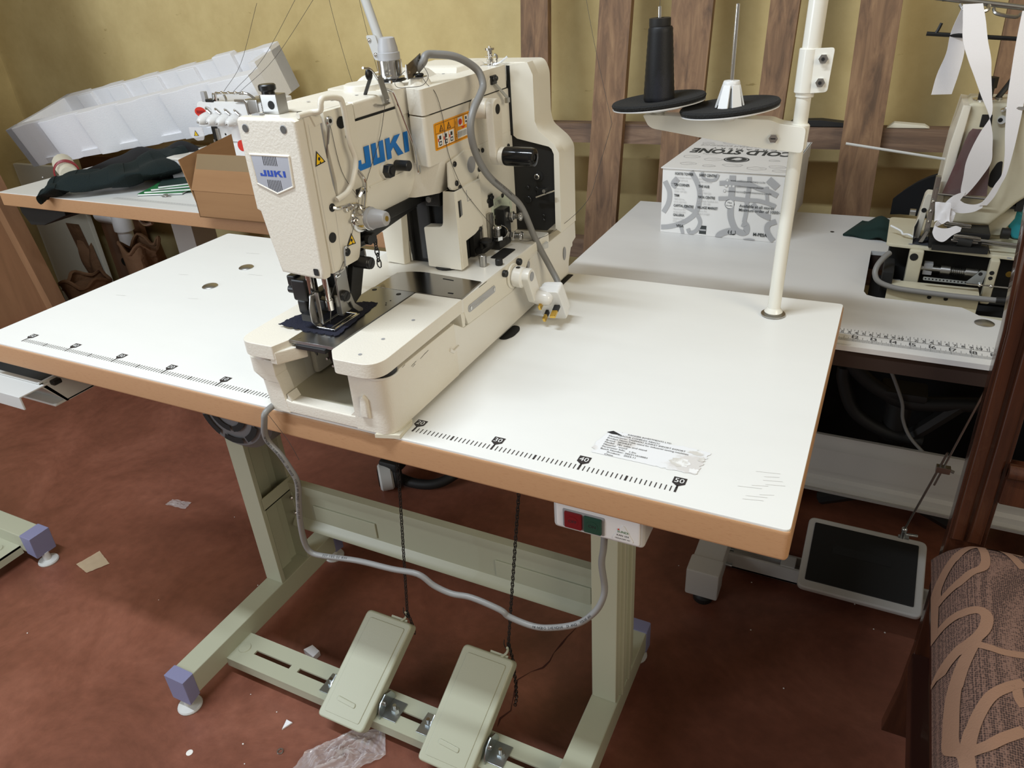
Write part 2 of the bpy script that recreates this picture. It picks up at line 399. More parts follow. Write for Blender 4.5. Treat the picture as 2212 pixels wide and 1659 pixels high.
# boarded top; the slot beside the machine and the small hole at the back are flat black patches, their inner shade painted on
b.prism([(TX0+.004,.004),(TX1-.004,.004),(TX1-.004,TD-.004),(TX0+.004,TD-.004)], 'z', TZ-.0374, TZ-.0012, 'beech', rv=.004)
b.prism([(TX0,0),(TX1,0),(TX1,TD),(TX0,TD)], 'z', TZ-.036, TZ-.0018, 'beech', r=.0035, rv=.006)
b.prism([(TX0+.0015,.0015),(TX1-.0015,.0015),(TX1-.0015,TD-.0015),(TX0+.0015,TD-.0015)], 'z', TZ-.003, TZ, 'laminate', r=.0006, rv=.006)
zz = TZ+.0003
def tick(x, thick):
    w = .0011 if thick else .0005
    b.poly([(x-w,.0182,zz),(x+w,.0182,zz),(x+w,.0265,zz),(x-w,.0265,zz)], 'print_brown')
def badge(x, s):
    b.poly([(x,.0275,zz),(x+.0065,.0325,zz),(x+.0065,.0425,zz),(x-.0065,.0425,zz),(x-.0065,.0325,zz)], 'print_brown')
    b.poly([(x-.0009,.0255,zz),(x+.0009,.0255,zz),(x+.0009,.029,zz),(x-.0009,.029,zz)], 'print_brown')
    b.text(s, (x,.0335,zz+.0003), X_, Y_, .0098, 'white', 'c', 1.05)
for k in range(61):
    x = .2+k*.005; tick(x, k % 10 == 0)
for k in range(101):
    x = -.503+k*.005
    if x < -.0: tick(x, k % 10 == 0)
for x, s in ((.2,'20'),(.3,'30'),(.4,'40'),(.5,'50')): badge(x, s)
for x, s in ((-.5,'50'),(-.4,'40'),(-.3,'30'),(-.2,'20'),(-.1,'10')): badge(x-.003, s)
# painted dark of the cut-outs beside and behind the machine
b.decal(round_poly([(.186,.262),(.196,.262),(.203,.275),(.203,.297),(.196,.31),(.186,.31)], .006), (0,0,zz), X_, Y_, 'blackmatt')
b.decal(round_poly([(.186,.44),(.196,.44),(.196,.52),(.186,.52)], .003), (0,0,zz), X_, Y_, 'blackmatt')
# pencil scuffs near the right corner and on the left half
random.seed(3)
for k in range(9):
    x = .575+random.random()*.02; y = .035+k*.006; l = .012+random.random()*.012
    b.poly([(x-l,y-.004,zz),(x-l,y-.0036,zz),(x,y+.0005,zz),(x,y,zz)], 'print_faint')
for (x, y, l) in ((-.42,.44,.03),(-.47,.31,.02),(-.33,.35,.03),(-.28,.40,.03),(-.36,.23,.02),(-.5,.2,.02)):
    b.poly([(x-l,y,zz),(x-l,y+.0006,zz),(x,y+.004,zz),(x,y+.0034,zz)], 'print_faint')
b.build('table_top', table)
# torn information label
b = MB(); lz = TZ+.0006
O = V((.3985,.052,lz)); U = V((.1185,-.0005,0)); W = V((.0005,.046,0)); un = U.normalized(); wn = W.normalized()
edge = []
random.seed(11)
def jag(p, q, n, a):
    for i in range(n):
        t = i/n; edge.append((p[0]+(q[0]-p[0])*t+random.uniform(-a, a), p[1]+(q[1]-p[1])*t+random.uniform(-a, a)))
jag((.03,0),(.62,.0),5,.004); jag((.62,0),(.9,.0),14,.02); jag((.95,0),(1,.92),16,.012); jag((1,.92),(.1,1.02),34,.03); jag((.08,1),(0,.3),5,.008); jag((0,.28),(.06,.03),6,.02)
b.decal(edge, O, U, W, 'paper')
def patch(cx, cy, rx, ry, m, n=18, lift=.0002):
    b.decal([(cx+cos(2*pi*k/n)*rx*random.uniform(.6,1.15), cy+sin(2*pi*k/n)*ry*random.uniform(.6,1.15)) for k in range(n)], O, U, W, m, lift)
patch(.80,.32,.10,.17,'torn'); patch(.93,.12,.05,.10,'torn'); patch(.88,.80,.09,.09,'torn'); patch(.45,.97,.10,.03,'torn'); patch(.95,.6,.03,.12,'torn',lift=.0003)
rows = ['KANGER INVESTMENTS LTD','ABACUR COMPLEX ABACU','Manufacturer: TAIZHOU SUNKEY IMPORT EXPORT','Product Name:Table stand for industrial sewing machines','Brand:  SEWKEY','Model:  781 table and stand','Material:  wood','Parameter Info:   1.2m','Batch Number: 202311010001','    Produce:   2023.11','   China']
for i, s in enumerate(rows):
    x = .10 if i > 1 else (.36 if i == 0 else .22)
    y = .95-i*.092
    if i == 0: y = .96
    if i >= 9: x = .22 if i == 9 else .20
    b.text(s, O+U*(x*.6+.03)+W*(y-.03)+V((0,0,.0005)), un, wn, .0037, 'print', 'l', 1.02 if i < 4 else 1.12)
b.decal([(.05,.9),(.1,1.0),(.16,.93),(.2,.88),(.1,.86)], O, U, W, 'print', .0003)
lab(b.build('paper_label', table), 'torn white printed label')
for (x, y) in ((-.385,.284),(-.390,.377)):
    b = MB(); b.lathe([(.0135,0),(.0135,.0008),(.012,.0022),(.008,.0034),(.003,.0039),(.0005,.004)], (x,y,TZ), Z_, 'steel', 20)
    lab(b.build('hole_cap', table), 'grey domed screw cap')
# stand -----------------------------------------------------------
def beam(x0, x1):
    bb = MB(); bb.box(x0, x1, -.015, .44, .036, .087, 'stand', .003)
    bb.build('foot_beam', table)
    for (y0, y1) in ((-.022,.004),(.425,.452)):
        c = MB(); c.prism([(y0,.028),(y1,.034),(y1,.0895),(y0,.0895)] if y0 < 0 else [(y0,.034),(y1,.028),(y1,.0895),(y0,.0895)], 'x', x0-.002, x1+.002, 'lilac', .003)
        lab(c.build('beam_cap', table), 'lilac plastic end cap')
        g = MB(); yc = y0+.012 if y0 < 0 else y1-.012
        g.lathe([(.0225,0),(.0235,.003),(.022,.006),(.009,.009),(.008,.03)], ((x0+x1)/2, yc, 0), Z_, 'palegrey', 24)
        lab(g.build('leveling_glide', table), 'pale grey round glide')
beam(-.4295, -.3825); beam(.3205, .3690)
def column(x0, x1, inner):
    c = MB(); y0, y1 = .256, .352
    zt = TZ-.037
    # C channel open towards the middle of the table: front lip, web, rear lip
    if inner > 0:
        c.box(x0, x1, y0, y0+.011, .087, zt, 'stand', .0015); c.box(x0, x1, y1-.011, y1, .087, zt, 'stand', .0015)
        c.box(x0, x0+.010, y0+.005, y1-.005, .087, zt, 'stand'); c.box(x0+.006, x0+.016, y0+.034, y0+.064, .087, zt, 'stand', .002)
        c.box(x0+.002, x1+.003, y0+.006, y1+.004, .281, .284, 'stand'); c.box(x1+.0005, x1+.003, y0+.006, y1+.004, .2805, .311, 'stand', .0008)
    else:
        c.box(x0, x1, y0, y1, .087, zt, 'stand', .0025)
        c.box(x1-.004, x1+.006, y0+.02, y0+.03, .087, zt, 'stand', .002); c.box(x1-.004, x1+.006, y1-.04, y1-.03, .087, zt, 'stand', .002)
    c.build('column', table)
    d = MB(); d.box(x0-.02, x1+.02, .06, .47, zt-.012, zt, 'stand', .003); d.build('top_bracket', table)
column(-.4285, -.384, 1); column(.322, .366, -1)
b = MB()
b.prism([(.330,.187),(.330,.192),(.336,.200),(.343,.208),(.343,.270),(.337,.282),(.335,.303),(.352,.303),(.352,.187)], 'x', -.39, .33, 'stand', 0)
b.box(-.33, -.172, .3395, .343, .214, .252, 'stand', .0015); b.box(.10, .29, .3395, .343, .214, .252, 'stand', .0015)
for z in (.265,.225): 
    b.sphere((-.377,.333,z), .005, 'chrome'); b.sphere((.315,.333,z), .005, 'chrome')
b.build('cross_panel', table)
b = MB()
sl = [(-.338,-.248),(-.228,-.12),(.005,.07),(.215,.29)]
y0, y1 = .078, .147
xs = [-.384]+[t for s in sl for t in s]+[.322]
for i in range(0, len(xs), 2): b.box(xs[i], xs[i+1], y0, y1, .046, .05, 'stand')
for s in sl:
    b.box(s[0], s[1], y0, .107, .046, .05, 'stand'); b.box(s[0], s[1], .117, y1, .046, .05, 'stand')
b.box(-.384, .322, y0, y0+.003, .028, .0462, 'stand'); b.box(-.384, .322, y1-.003, y1, .028, .0462, 'stand')
b.lathe([(.013,0),(.012,.002),(.002,.003)], (-.366,.112,.05), Z_, 'stand', 20)
b.build('pedal_bar', table)
def pedal(x0, x1, dx):
    import mathutils
    p = MB(); piv = V((0,.0475,.0505)); ang = math.atan2(.12,.161)
    T = Matrix.Translation(piv) @ Matrix.Rotation(ang, 4, 'X') @ Matrix.Shear('XZ', 4, (0, 0)) 
    L = .2008
    out = round_poly([(x0,0),(x1,0),(x1+dx,L),(x0+dx,L)], .010, 4)
    inn = round_poly([(x0+.012,.012),(x1-.012,.012),(x1+dx-.012,L-.012),(x0+dx+.012,L-.012)], .004, 3)
    p.prism(out, 'z', -.024, 0, 'stand', r=.004, seg=3, T=T)
    p.prism(inn, 'z', -.003, .0014, 'stand', r=.0013, T=T)
    p.prism(round_poly([(x0+.03,.036),(x1-.03,.033),(x1-.03,.041),(x0+.03,.044)], .004), 'z', 0, .0034, 'stand', r=.0012, T=T)
    o = p.build('pedal', table)
    h = MB()
    h.tube([T @ V((x1+dx-.030, L-.004, -.004)), T @ V((x1+dx-.02, L+.006,-.002)), T @ V((x1+dx-.016,L+.014,.006)), T @ V((x1+dx-.0155,L+.016,.014))], .0022, 'stand', 6, 3)
    h.box(x1+dx-.05, x1+dx-.016, L-.001, L+.004, -.008, -.005, 'stand', T=T)
    h.build('chain_hook', o)
    for (xc, s) in ((x1+.011, 1), (x0+.004, -1)):
        k = MB()
        pts = [(.085,.05),(.138,.05),(.136,.062),(.128,.078),(.112,.086),(.096,.08),(.087,.066)]
        k.prism(pts, 'x', xc, xc+.002*s, 'zinc')
        xa, xb = sorted((xc, xc+.032*s)); k.box(xa, xb, .09, .132, .05, .0525, 'zinc', .0008)
        k.cyl((xc+.018*s,.112,.0525), (xc+.018*s,.112,.057), .0075, 'zinc', n=6); k.cyl((xc+.018*s,.112,.057), (xc+.018*s,.112,.066), .0035, 'chrome', n=10)
        k.cyl((xc,.105,.072), (xc+.006*s,.105,.072), .005, 'chrome', n=10)
        lab(k.build('hinge_bracket', o), 'zinc plated hinge bracket')
    return o
pedal(-.1315, -.0310, .022); pedal(.083, .183, .0165)
# switch box under the front edge
b = MB()
b.box(.3695, .4715, .02, .078, .674, .7245, 'palegrey', .005, 3)
b.box(.3735, .4675, .0185, .024, .678, .7225, 'whiteplastic', .004, 2)
b.box(.3815, .4295, .0172, .022, .6805, .7055, 'greyplastic', .002)
sw = b.build('switch_box', table); lab(sw, 'cream switch box with two push buttons')
b = MB(); b.box(.3845, .4045, .0145, .02, .6825, .7035, 'redbtn', .0015); b.disc((.3945,.0143,.693), (0,-1,0), .0065, 'redbtn', 20)
b.text('OFF', (.3945,.0141,.6912), X_, Z_, .0055, 'print', 'c'); lab(b.build('push_button', sw), 'dark red OFF button')
b = MB(); b.box(.4065, .4265, .0145, .02, .6825, .7035, 'greenbtn', .0015); b.disc((.4165,.0143,.693), (0,-1,0), .0065, 'greenbtn', 20)
b.text('ON', (.4165,.0141,.6912), X_, Z_, .0055, 'print', 'c'); lab(b.build('push_button', sw), 'dark green ON button')
b = MB(); pts = round_poly([(.4370,.6815),(.4615,.6815),(.4492,.7035)], .004)
b.prism(pts, 'y', .0178, .0186, 'whiteplastic'); b.text('SUNDI', (.4492,.0175,.692), X_, Z_, .0042, 'green', 'c'); b.disc((.4445,.0174,.6962), (0,-1,0), .001, 'red', 10)
b.text('KAN 1E4', (.4492,.0175,.6875), X_, Z_, .0034, 'print', 'c'); b.text('10(5)A220V AC', (.4492,.0175,.6835), X_, Z_, .0026, 'print', 'c')
lab(b.build('rating_label', sw), 'white triangular rating label')
# motor hung under the left side of the machine
b = MB(); mc = V((-.272,.16,.607))
b.lathe([(.03,-.004),(.07,0),(.082,.012),(.084,.03),(.084,.16)], mc, Y_, 'motorgrey', 36)
for rr, a0, n in ((.064,195,3),(.040,200,2)):
    for k in range(n):
        a = R_(a0+k*150/n+4); a2 = R_(a0+(k+1)*150/n-6); q = []
        for t in range(6): an = a+(a2-a)*t/5; q.append((cos(an)*rr, sin(an)*rr))
        for t in range(6): an = a2-(a2-a)*t/5; q.append((cos(an)*(rr-.011), sin(an)*(rr-.011)))
        yo = .154 if rr > .06 else .1555
        b.decal(q, mc+V((0,-.0065 if rr < .06 else -.0045,0)), X_, Z_, 'blackmatt')
b.box(mc.x-.03, mc.x+.03, .18, .30, mc.z+.06, TZ-.036, 'greyplastic', .003)
b.box(mc.x+.06, mc.x+.12, .19, .28, .66, .70, 'midgrey', .004)
lab(b.build('motor', table), 'grey round motor with slotted fan cover')
# drawer slung under the left end
b = MB()
x0, x1, y0, y1, z0, z1 = -.74, -.480, .005, .26, .650, .698
b.box(x0, x1, y0+.01, y1, z0, z0+.004, 'palegrey', .001)
b.prism([(y0+.03,z0),(y1,z0),(y1,z1),(y0-.0,z1),(y0-.0,z1-.006)], 'x', x1-.004, x1, 'palegrey')
b.prism([(y0+.03,z0),(y1,z0),(y1,z1),(y0-.0,z1),(y0-.0,z1-.006)], 'x', x0, x0+.004, 'palegrey')
b.prism([(y0+.03,z0),(y0+.034,z0),(y0+.006,z1-.002),(y0,z1-.002)], 'x', x0, x1, 'palegrey')
b.box(x0-.006, x1+.006, y0-.035, y0+.012, z1-.0065, z1-.0035, 'palegrey', .001); b.box(x0-.006, x1+.006, y0-.037, y0-.034, z1-.026, z1-.0035, 'palegrey', .001)
b.box(x0+.006, x1-.006, y0+.045, y1-.01, z0+.004, z0+.006, 'blackmatt')
b.box(x1-.012, x1+.01, y0+.016, y0+.03, z1-.012, z1-.004, 'black', .002)
lab(b.build('drawer', table), 'pale grey plastic drawer')
# ================================================================== BUTTONHOLE MACHINE
mc_ = thing('sewing_machine', 'large cream industrial buttonhole machine with blue lettering on white table', 'sewing machine', (.097,.25,TZ))
# --- underbase casting -------------------------------------------
b = MB()
zb = TZ+.005
side = [(.141,zb),(.141,.8365),(.150,.833),(.168,.821),(.300,.815),(.322,.817),(.345,.825),(.372,.843),(.545,.843),(.547,.815),(.528,.810),(.516,.785),(.513,zb)]
b.prism(side, 'x', .174, .1902, 'bedpaint', r=.002)
sideL = [(.05,zb),(.05,.834),(.545,.843),(.547,.815),(.528,.810),(.516,.785),(.513,zb)]
b.prism(sideL, 'x', .004, .020, 'bedpaint', r=.002)
b.box(.008, .186, .5, .544, .80, .8425, 'bedpaint', .003); b.box(.01, .184, .49, .512, zb+.001, .81, 'bedpaint')
b.box(.012, .182, .01, .5, zb+.0005, zb+.009, 'grease', 0)
# front: two horns with rounded outer corners and the sill of the wide notch between them
hr = round_poly([(.1425,-.0055),(.1905,-.0055),(.1903,.146),(.174,.146),(.174,.014),(.1425,.014)], [.001,.0175,.001,.001,.006,.001], 6)
b.prism(hr, 'z', zb, .8358, 'cream', r=.0022, seg=3)
lo = round_poly([(.010,-.0055),(.0445,-.0055),(.0445,.014),(.022,.014),(.020,.06),(.008,.06)], [.014,.001,.001,.004,.001,.001], 6)
hi = round_poly([(-.0055,-.0055),(.0355,-.0055),(.0355,.014),(.022,.014),(.020,.06),(-.0035,.06)], [.014,.001,.001,.004,.001,.001], 6)
mid = round_poly([(.007,-.0055),(.0385,-.0055),(.0385,.014),(.022,.014),(.020,.06),(.006,.06)], [.014,.001,.001,.004,.001,.001], 6)
b.prism(lo, 'z', zb, .804, 'cream', taper=mid); b.prism(mid, 'z', .8038, .8125, 'cream', taper=hi); b.prism(hi, 'z', .8123, .8322, 'cream', r=.002)
b.prism([(.02,zb),(.17,zb),(.17,.7845),(.137,.7808),(.050,.7808),(.02,.7875)], 'y', -.0052, .0125, 'cream', r=.002)
b.prism([(.0445,.781),(.050,.781),(.0455,.790)], 'y', -.004, .0125, 'cream'); b.prism([(.136,.781),(.143,.781),(.143,.788)], 'y', -.004, .0125, 'cream')
b.prism([(.153,.7845),(.1655,.7845),(.1655,.808),(.161,.8135),(.156,.8105)], 'y', -.0095, .0, 'cream', r=.003, seg=3)
b.cyl((.177,.011,.8352), (.177,.011,.8375), .0185, 'bedpaint', n=28); b.cyl((.017,.010,.8315), (.017,.010,.8365), .0165, 'bedpaint', n=24)
b.box(.02, .030, .07, .13, .776, .815, 'bedpaint', .004)
b.prism([(.128,.806),(.136,.800),(.150,.803),(.15,.805),(.137,.804),(.13,.81)], 'x', .1895, .1925, 'bedpaint', r=.001)
b.disc((.1912,.495,.805), (1,0,0), .011, 'greyplastic', 20, .55)
for (y0, z0) in ((.066,.827),(.072,.828),(.078,.8285),(.03,.834),(.047,.827),(.049,.825),(.0515,.8275)):
    b.poly([(.1906,y0,z0),(.1906,y0+.006,z0+.0008),(.1906,y0+.006,z0+.0014),(.1906,y0,z0+.0005)], 'print')
b.build('base', mc_)
b = MB(); b.box(.160, .1915, .008, .034, TZ, zb+.001, 'offwhite', .0015); b.prism([(.168,-.008),(.196,.0),(.193,.03),(.178,.03)], 'z', TZ+.0003, zb, 'offwhite')
lab(b.build('felt_pad', mc_), 'off white felt pad')
for (x0, x1, y0, y1) in ((.012,.04,.01,.04),(.012,.04,.47,.5),(.155,.185,.47,.5)):
    b = MB(); b.box(x0, x1, y0, y1, TZ, zb+.001, 'offwhite'); lab(b.build('felt_pad', mc_), 'off white felt pad')
for (x, y, z0) in ((.177,.011,.8372),(.017,.010,.8362)):
    b = MB(); b.cyl((x,y,z0), (x,y,.8425), .0172 if x > .1 else .0155, 'rubber', n=28); lab(b.build('rubber_bumper', mc_), 'black rubber bumper')
# --- bed ----------------------------------------------------------
b = MB()
plan_R = round_poly([(.125,.166),(.1235,-.001),(.1385,-.0185),(.1945,-.0185),(.192,.166)], [.001,.003,.004,.025,.001], 7)
plan_L = round_poly([(.0,.166),(.0005,.03),(.002,-.0182),(.0535,-.0175),(.0605,.003),(.0605,.166)], [.001,.02,.022,.002,.003,.001], 6)
b.prism(plan_R, 'z', .8425, .860, 'cream', r=.0022, seg=3)
b.prism(plan_L, 'z', .8425, .860, 'cream', r=.0022, seg=3)
b.prism([(.046,-.0165),(.0545,-.0165),(.075,.012),(.07,.02),(.05,.01)], 'z', .836, .852, 'cream', r=.002)
# rear of the bed: top slab plus the deep skirt on the right
b.prism([(.0,.164),(.062,.164),(.062,.2205),(.090,.2325),(.1895,.2245),(.192,.21),(.192,.432),(.0,.432)], 'z', .842, .860, 'bedpaint', r=.0018)
b.prism([(.062,.164),(.192,.164),(.192,.232),(.062,.232)], 'z', .842, .8585, 'bedpaint')
sk = [(.170,.858),(.433,.858),(.433,.846),(.366,.846),(.352,.836),(.342,.826),(.300,.8165),(.176,.822),(.168,.842)]
b.prism(sk, 'x', .176, .1925, 'cream_s', r=.0015)
b.prism([(.160,.856),(.173,.856),(.170,.8225),(.164,.8225)], 'x', .170, .191, 'cream_s')
b.prism(sk, 'x', .002, .012, 'cream_s', r=.0015)
for (x, y) in ((.168,.094),(.163,.04),(.161,.0)): b.disc((x,y,.8603), Z_, .0022, 'greyplastic', 14, 1)
# bored holes and recesses in the skirt
b.disc((.1928,.357,.836), (1,0,0), .0056, 'greyplastic', 18, .8)
b.prism([(.349,.825),(.352,.835),(.349,.833)], 'x', .1922, .193, 'blackmatt')
for (y, z) in ((.278,.852),(.322,.853)): screw(b, (.1925,y,z), (1,0,0), .005, 'black', .006)
b.decal(round_poly([(.158,.306),(.178,.306),(.178,.350),(.158,.350)], .004), (0,0,.8603), X_, Y_, 'rubber')
b.cyl((.164,.276,.86), (.164,.276,.876), .0052, 'steel', n=20, bev=.0005); b.cyl((.183,.286,.86), (.183,.286,.869), .0052, 'rubber', n=20, bev=.0012)
b.cyl((.181,.418,.846), (.181,.418,.859), .008, 'rubber', n=18); b.cyl((.19,.413,.843), (.19,.413,.850), .009, 'palegrey', n=18)
b.build('bed', mc_)
b = MB()
b.prism([(.0612,.0025),(.1228,.0035),(.1243,.1655),(.0622,.1655)], 'z', .8565, .8608, 'plate', r=.0004)
for (x, y) in ((.070,.010),(.114,.012)): b.disc((x,y,.861), Z_, .0016, 'steel', 12)
for (x, y) in ((.069,.157),(.108,.154)): b.disc((x,y,.861), Z_, .0033, 'blackmatt', 16); b.disc((x,y,.8611), Z_, .0019, 'rubber', 12)
for (x, y) in ((.110,.133),(.109,.125),(.112,.12)): b.disc((x,y,.861), Z_, .0011, 'blackmatt', 10)
b.decal([(.077,.036),(.104,.036),(.104,.075),(.077,.075)], (0,0,.8610), X_, Y_, 'rubber')
b.box(.07, .112, .001, .03, .851, .8565, 'black', .001); b.cyl((.082,.016,.850), (.0815,.02,.836), .004, 'black', r1=.0008, n=10)
lab(b.build('throat_plate', mc_), 'blued steel throat plate')
b = MB(); b.lathe([(.004,-.006),(.017,-.005),(.0185,-.002),(.0185,.006),(.017,.008),(.004,.008)], (.103,.042,.832), (.25,-1,0), 'black', 22)
for k in range(9):
    a = 2*pi*k/9; b.cyl(V((.1+cos(a)*.016,.030,.832+sin(a)*.016)), V((.1+cos(a)*.016,.043,.832+sin(a)*.016)), .0016, 'steel', n=6)
lab(b.build('shuttle_hook', mc_), 'dark rotary hook under plate')
b = MB()
b.prism(round_poly([(.0625,.1665),(.1915,.1665),(.1885,.2240),(.090,.2320),(.0625,.2200)], [.001,.001,.001,.018,.01]), 'z', .8585, .8606, 'slideplate', r=.0003)
b.decal(round_poly([(.166,.176),(.174,.176),(.174,.1785),(.166,.1785)], .0012), (0,0,.8609), X_, Y_, 'blackmatt'); b.decal([(.135,.2165),(.152,.215),(.152,.2168),(.135,.2185)], (0,0,.8609), X_, Y_, 'blackmatt')
lab(b.build('slide_plate', mc_), 'polished steel slide plate')
b = MB(); b.prism(round_poly([(.178,.8365),(.2515,.8365),(.2515,.846),(.178,.846)], .0047), 'x', .1925, .1934, 'midgrey')
for y in (.183,.2465): b.cyl((.1932,y,.8413), (.1946,y,.8413), .0023, 'chrome', n=10)
b.text('8LOZMJ7431', (.1937,.188,.8392), Y_, Z_, .0062, 'palegrey', 'l', .95)
lab(b.build('serial_plate', mc_), 'small grey riveted number plate')
# --- arm ----------------------------------------------------------
b = MB()
# head block with the take-up groove cut into its side
hb = [(.044,.9287),(.0915,.9287),(.098,.942),(.102,.960),(.1235,.962),(.1235,1.0925),(.0735,1.0925),(.0718,1.06),(.0755,1.02),(.0745,1.0065),(.0715,1.0065),(.0692,1.02),(.0665,1.06),(.0665,1.0925),(.044,1.0925)]
b.prism(hb, 'x', .031, .107, 'cream_s', r=.0012)
b.box(.040, .1035, .060, .078, 1.0, 1.088, 'greyplastic')
b.decal([(.0605,.93),(.0608,.93),(.0655,.998),(.0652,.998)], (.1073,0,0), Y_, Z_, 'print_faint')
b.poly([(.1074,.0455,.93),(.1074,.0458,.93),(.1074,.0478,1.085),(.1074,.0475,1.085)], 'print_faint')
b.prism([(.0505,1.0935),(.066,1.0935),(.067,1.083),(.056,1.0815)], 'x', .104, .1095, 'cream_s', r=.001)
# front half of the arm: straight top, belly rounding under
af = [(.107,1.0738),(.107,1.003),(.1055,.988),(.100,.972),(.090,.9585),(.080,.9555),(.03,.9555),(.018,.965),(.010,1.0),(.010,1.0738)]
b.prism(af, 'y', .122, .232, 'cream_s', r=.002)
b.prism([(.1068,.1305),(.1082,.1305),(.1082,.2),(.1068,.2)], 'z', 1.0, 1.002, 'cream_s')
# rear half, wider, with the slanted facet at its front
rp = [(.010,.222),(.1075,.2275),(.1135,.2175),(.1375,.2075),(.1405,.2105),(.1405,.432),(.004,.432),(.004,.225)]
b.prism(rp, 'z', 1.006, 1.0635, 'cream', r=.0015, rv=.0025)
rp2 = [(.010,.224),(.100,.224),(.1075,.2255),(.1375,.236),(.1405,.25),(.1405,.4318),(.004,.4318),(.004,.225)]
rp3 = [(.020,.224),(.095,.222),(.104,.224),(.118,.240),(.124,.25),(.124,.4318),(.02,.4318),(.02,.225)]
b.prism(rp3, 'z', .9635, 1.0065, 'cream', taper=rp2)
# column behind the front covers
b.prism([(.020,.326),(.1405,.326),(.1405,.432),(.004,.432),(.004,.34)], 'z', .860, 1.007, 'cream_s', r=.0015)
b.box(.02, .130, .268, .33, .860, .966, 'blackmatt')  # black block painting the shade of the open cavity between the covers
b.box(.132, .1385, .30, .33, .862, 1.0, 'rubber')
b.box(.1385, .1402, .316, .3215, .862, 1.004, 'steel')
b.box(.016, .1058, .125, .225, 1.070, 1.0765, 'blackmatt'); b.box(.012, .1392, .225, .43, 1.06, 1.068, 'blackmatt'); b.box(.1056,.1066,.127,.2005,1.072,1.0765,'blackmatt')
# blue lettering on the arm
def juki(mb, o, u, v, m, h, w):
    o = V(o); u = V(u)*w; v = V(v)*h
    J = [(0,.48),(.0,0),(.62,0),(.80,.0),(.80,1),(.50,1),(.50,.27),(.27,.27),(.27,.48)]
    mb.decal(J[:], o, u, v, m)
    for pts in ([(.93,1),(.93,0),(1.65,0),(1.65,1),(1.37,1),(1.37,.27),(1.21,.27),(1.21,1)],
                [(1.78,1),(1.78,0),(2.06,0),(2.06,.33),(2.24,.50),(2.47,0),(2.83,0),(2.42,.66),(2.74,1),(2.36,1),(2.06,.66),(2.06,1)],
                [(2.93,1),(2.93,0),(3.22,0),(3.22,1)]): mb.decal(pts, o, u, v, m)
juki(b, (.1083,.112,1.0225), (0,1,0), (0,.03,1), 'blue', .0235, .0325)
# bolts, studs and bores on the right face
b.cyl((.107,.1555+.006,1.0185-.006), (.1115,.1615,1.0125), .0095, 'cream', n=24)
b.cyl((.1105,.1605,1.0125), (.1195,.1605,1.0125), .0082, 'black', n=6, bev=.0008); b.cyl((.119,.1605,1.0125), (.1205,.1605,1.0125), .0042, 'rubber', n=14)
b.cyl((.107,.187,1.0125), (.126,.187,1.0125), .0062, 'black', n=18, bev=.0006)
b.disc((.1077,.0985,1.0775), (1,0,0), .0062, 'blackmatt', 18, 1.2)
for (y, z, r) in ((.0525,.967,.0056),(.104,1.062,.002)): b.cyl((.1068,y,z), (.108,y,z), r, 'rubber', n=18)
b.disc((.141,.395,1.041), (1,0,0), .0022, 'blackmatt', 12)
b.poly([(.1409,.366,.992),(.1409,.366,.9932),(.1409,.40,.9945),(.1409,.40,.9935)], 'print')
# side plate screwed over the column head
pl = [(.2475,1.0025),(.2445,.9735),(.249,.9685),(.262,.9645),(.315,.9665),(.324,.974),(.326,1.004),(.29,1.009)]
b.prism(pl, 'x', .1395, .1432, 'cream_s', r=.0008)
b.cyl((.140,.303,.988), (.1438,.303,.988), .0105, 'greyplastic', n=24)
for (y, z) in ((.260,.9985),(.322,.9775),(.2605,.9745),(.268,.967),(.322,1.001)): screw(b, (.1432,y,z), (1,0,0), .0036, 'black', .0022)
for (y, z) in ((.3885,.924),(.345,.928),(.4135,.88),(.338,.868),(.417,.9875),(.34,.998)): screw(b, (.1405,y,z), (1,0,0), .0032, 'black', .002)
b.build('arm', mc_)
b = MB()
tc_ = [(.012,.2012),(.1075,.2012),(.1078,.2270),(.1135,.2175),(.1375,.2075),(.1405,.2105),(.1405,.425),(.006,.425),(.006,.21)]
b.prism(tc_, 'z', 1.0648, 1.094, 'cream', r=.0045, seg=3, rv=.0025)
b.prism([(.014,.1238),(.1072,.1238),(.1072,.2006),(.014,.2006)], 'z', 1.0752, 1.0938, 'cream', r=.0035, seg=3)
b.box(.02, .1, .196, .206, 1.077, 1.0932, 'cream')
b.prism([(.031,.0735),(.1,.0735),(.1,.13),(.018,.13)], 'z', 1.085, 1.0935, 'cream', r=.002)
b.lathe([(.024,0),(.0225,.007),(.020,.0085)], (.060,.208,1.0925), Z_, 'cream', 24); b.lathe([(.015,0),(.0125,.006),(.0105,.0095),(.009,.010)], (.117,.243,1.0925), Z_, 'cream', 22)
b.lathe([(.018,0),(.015,.006),(.013,.007)], (.086,.225,1.0925), Z_, 'cream', 22)
b.prism([(.02,.235),(.10,.285),(.09,.335),(.01,.33)], 'z', 1.09, 1.104, 'cream', r=.005, seg=3, taper=[(.03,.25),(.085,.288),(.078,.325),(.02,.322)])
b.prism([(.02,.335),(.115,.335),(.115,.425),(.02,.425)], 'z', 1.09, 1.102, 'cream', r=.005, seg=3, taper=[(.035,.35),(.105,.352),(.105,.42),(.03,.42)])
b.prism([(.372,1.066),(.401,1.066),(.401,1.080),(.395,1.086),(.378,1.086),(.372,1.080)], 'x', .1402, .1412, 'cream', r=.0006)
for (x, y) in ((.095,.335),(.075,.13),(.082,.165),(.05,.12)): b.disc((x,y,1.0943), Z_, .0022, 'greyplastic', 12)
b.build('top_cover', mc_)
# face cover with badge
b = MB()
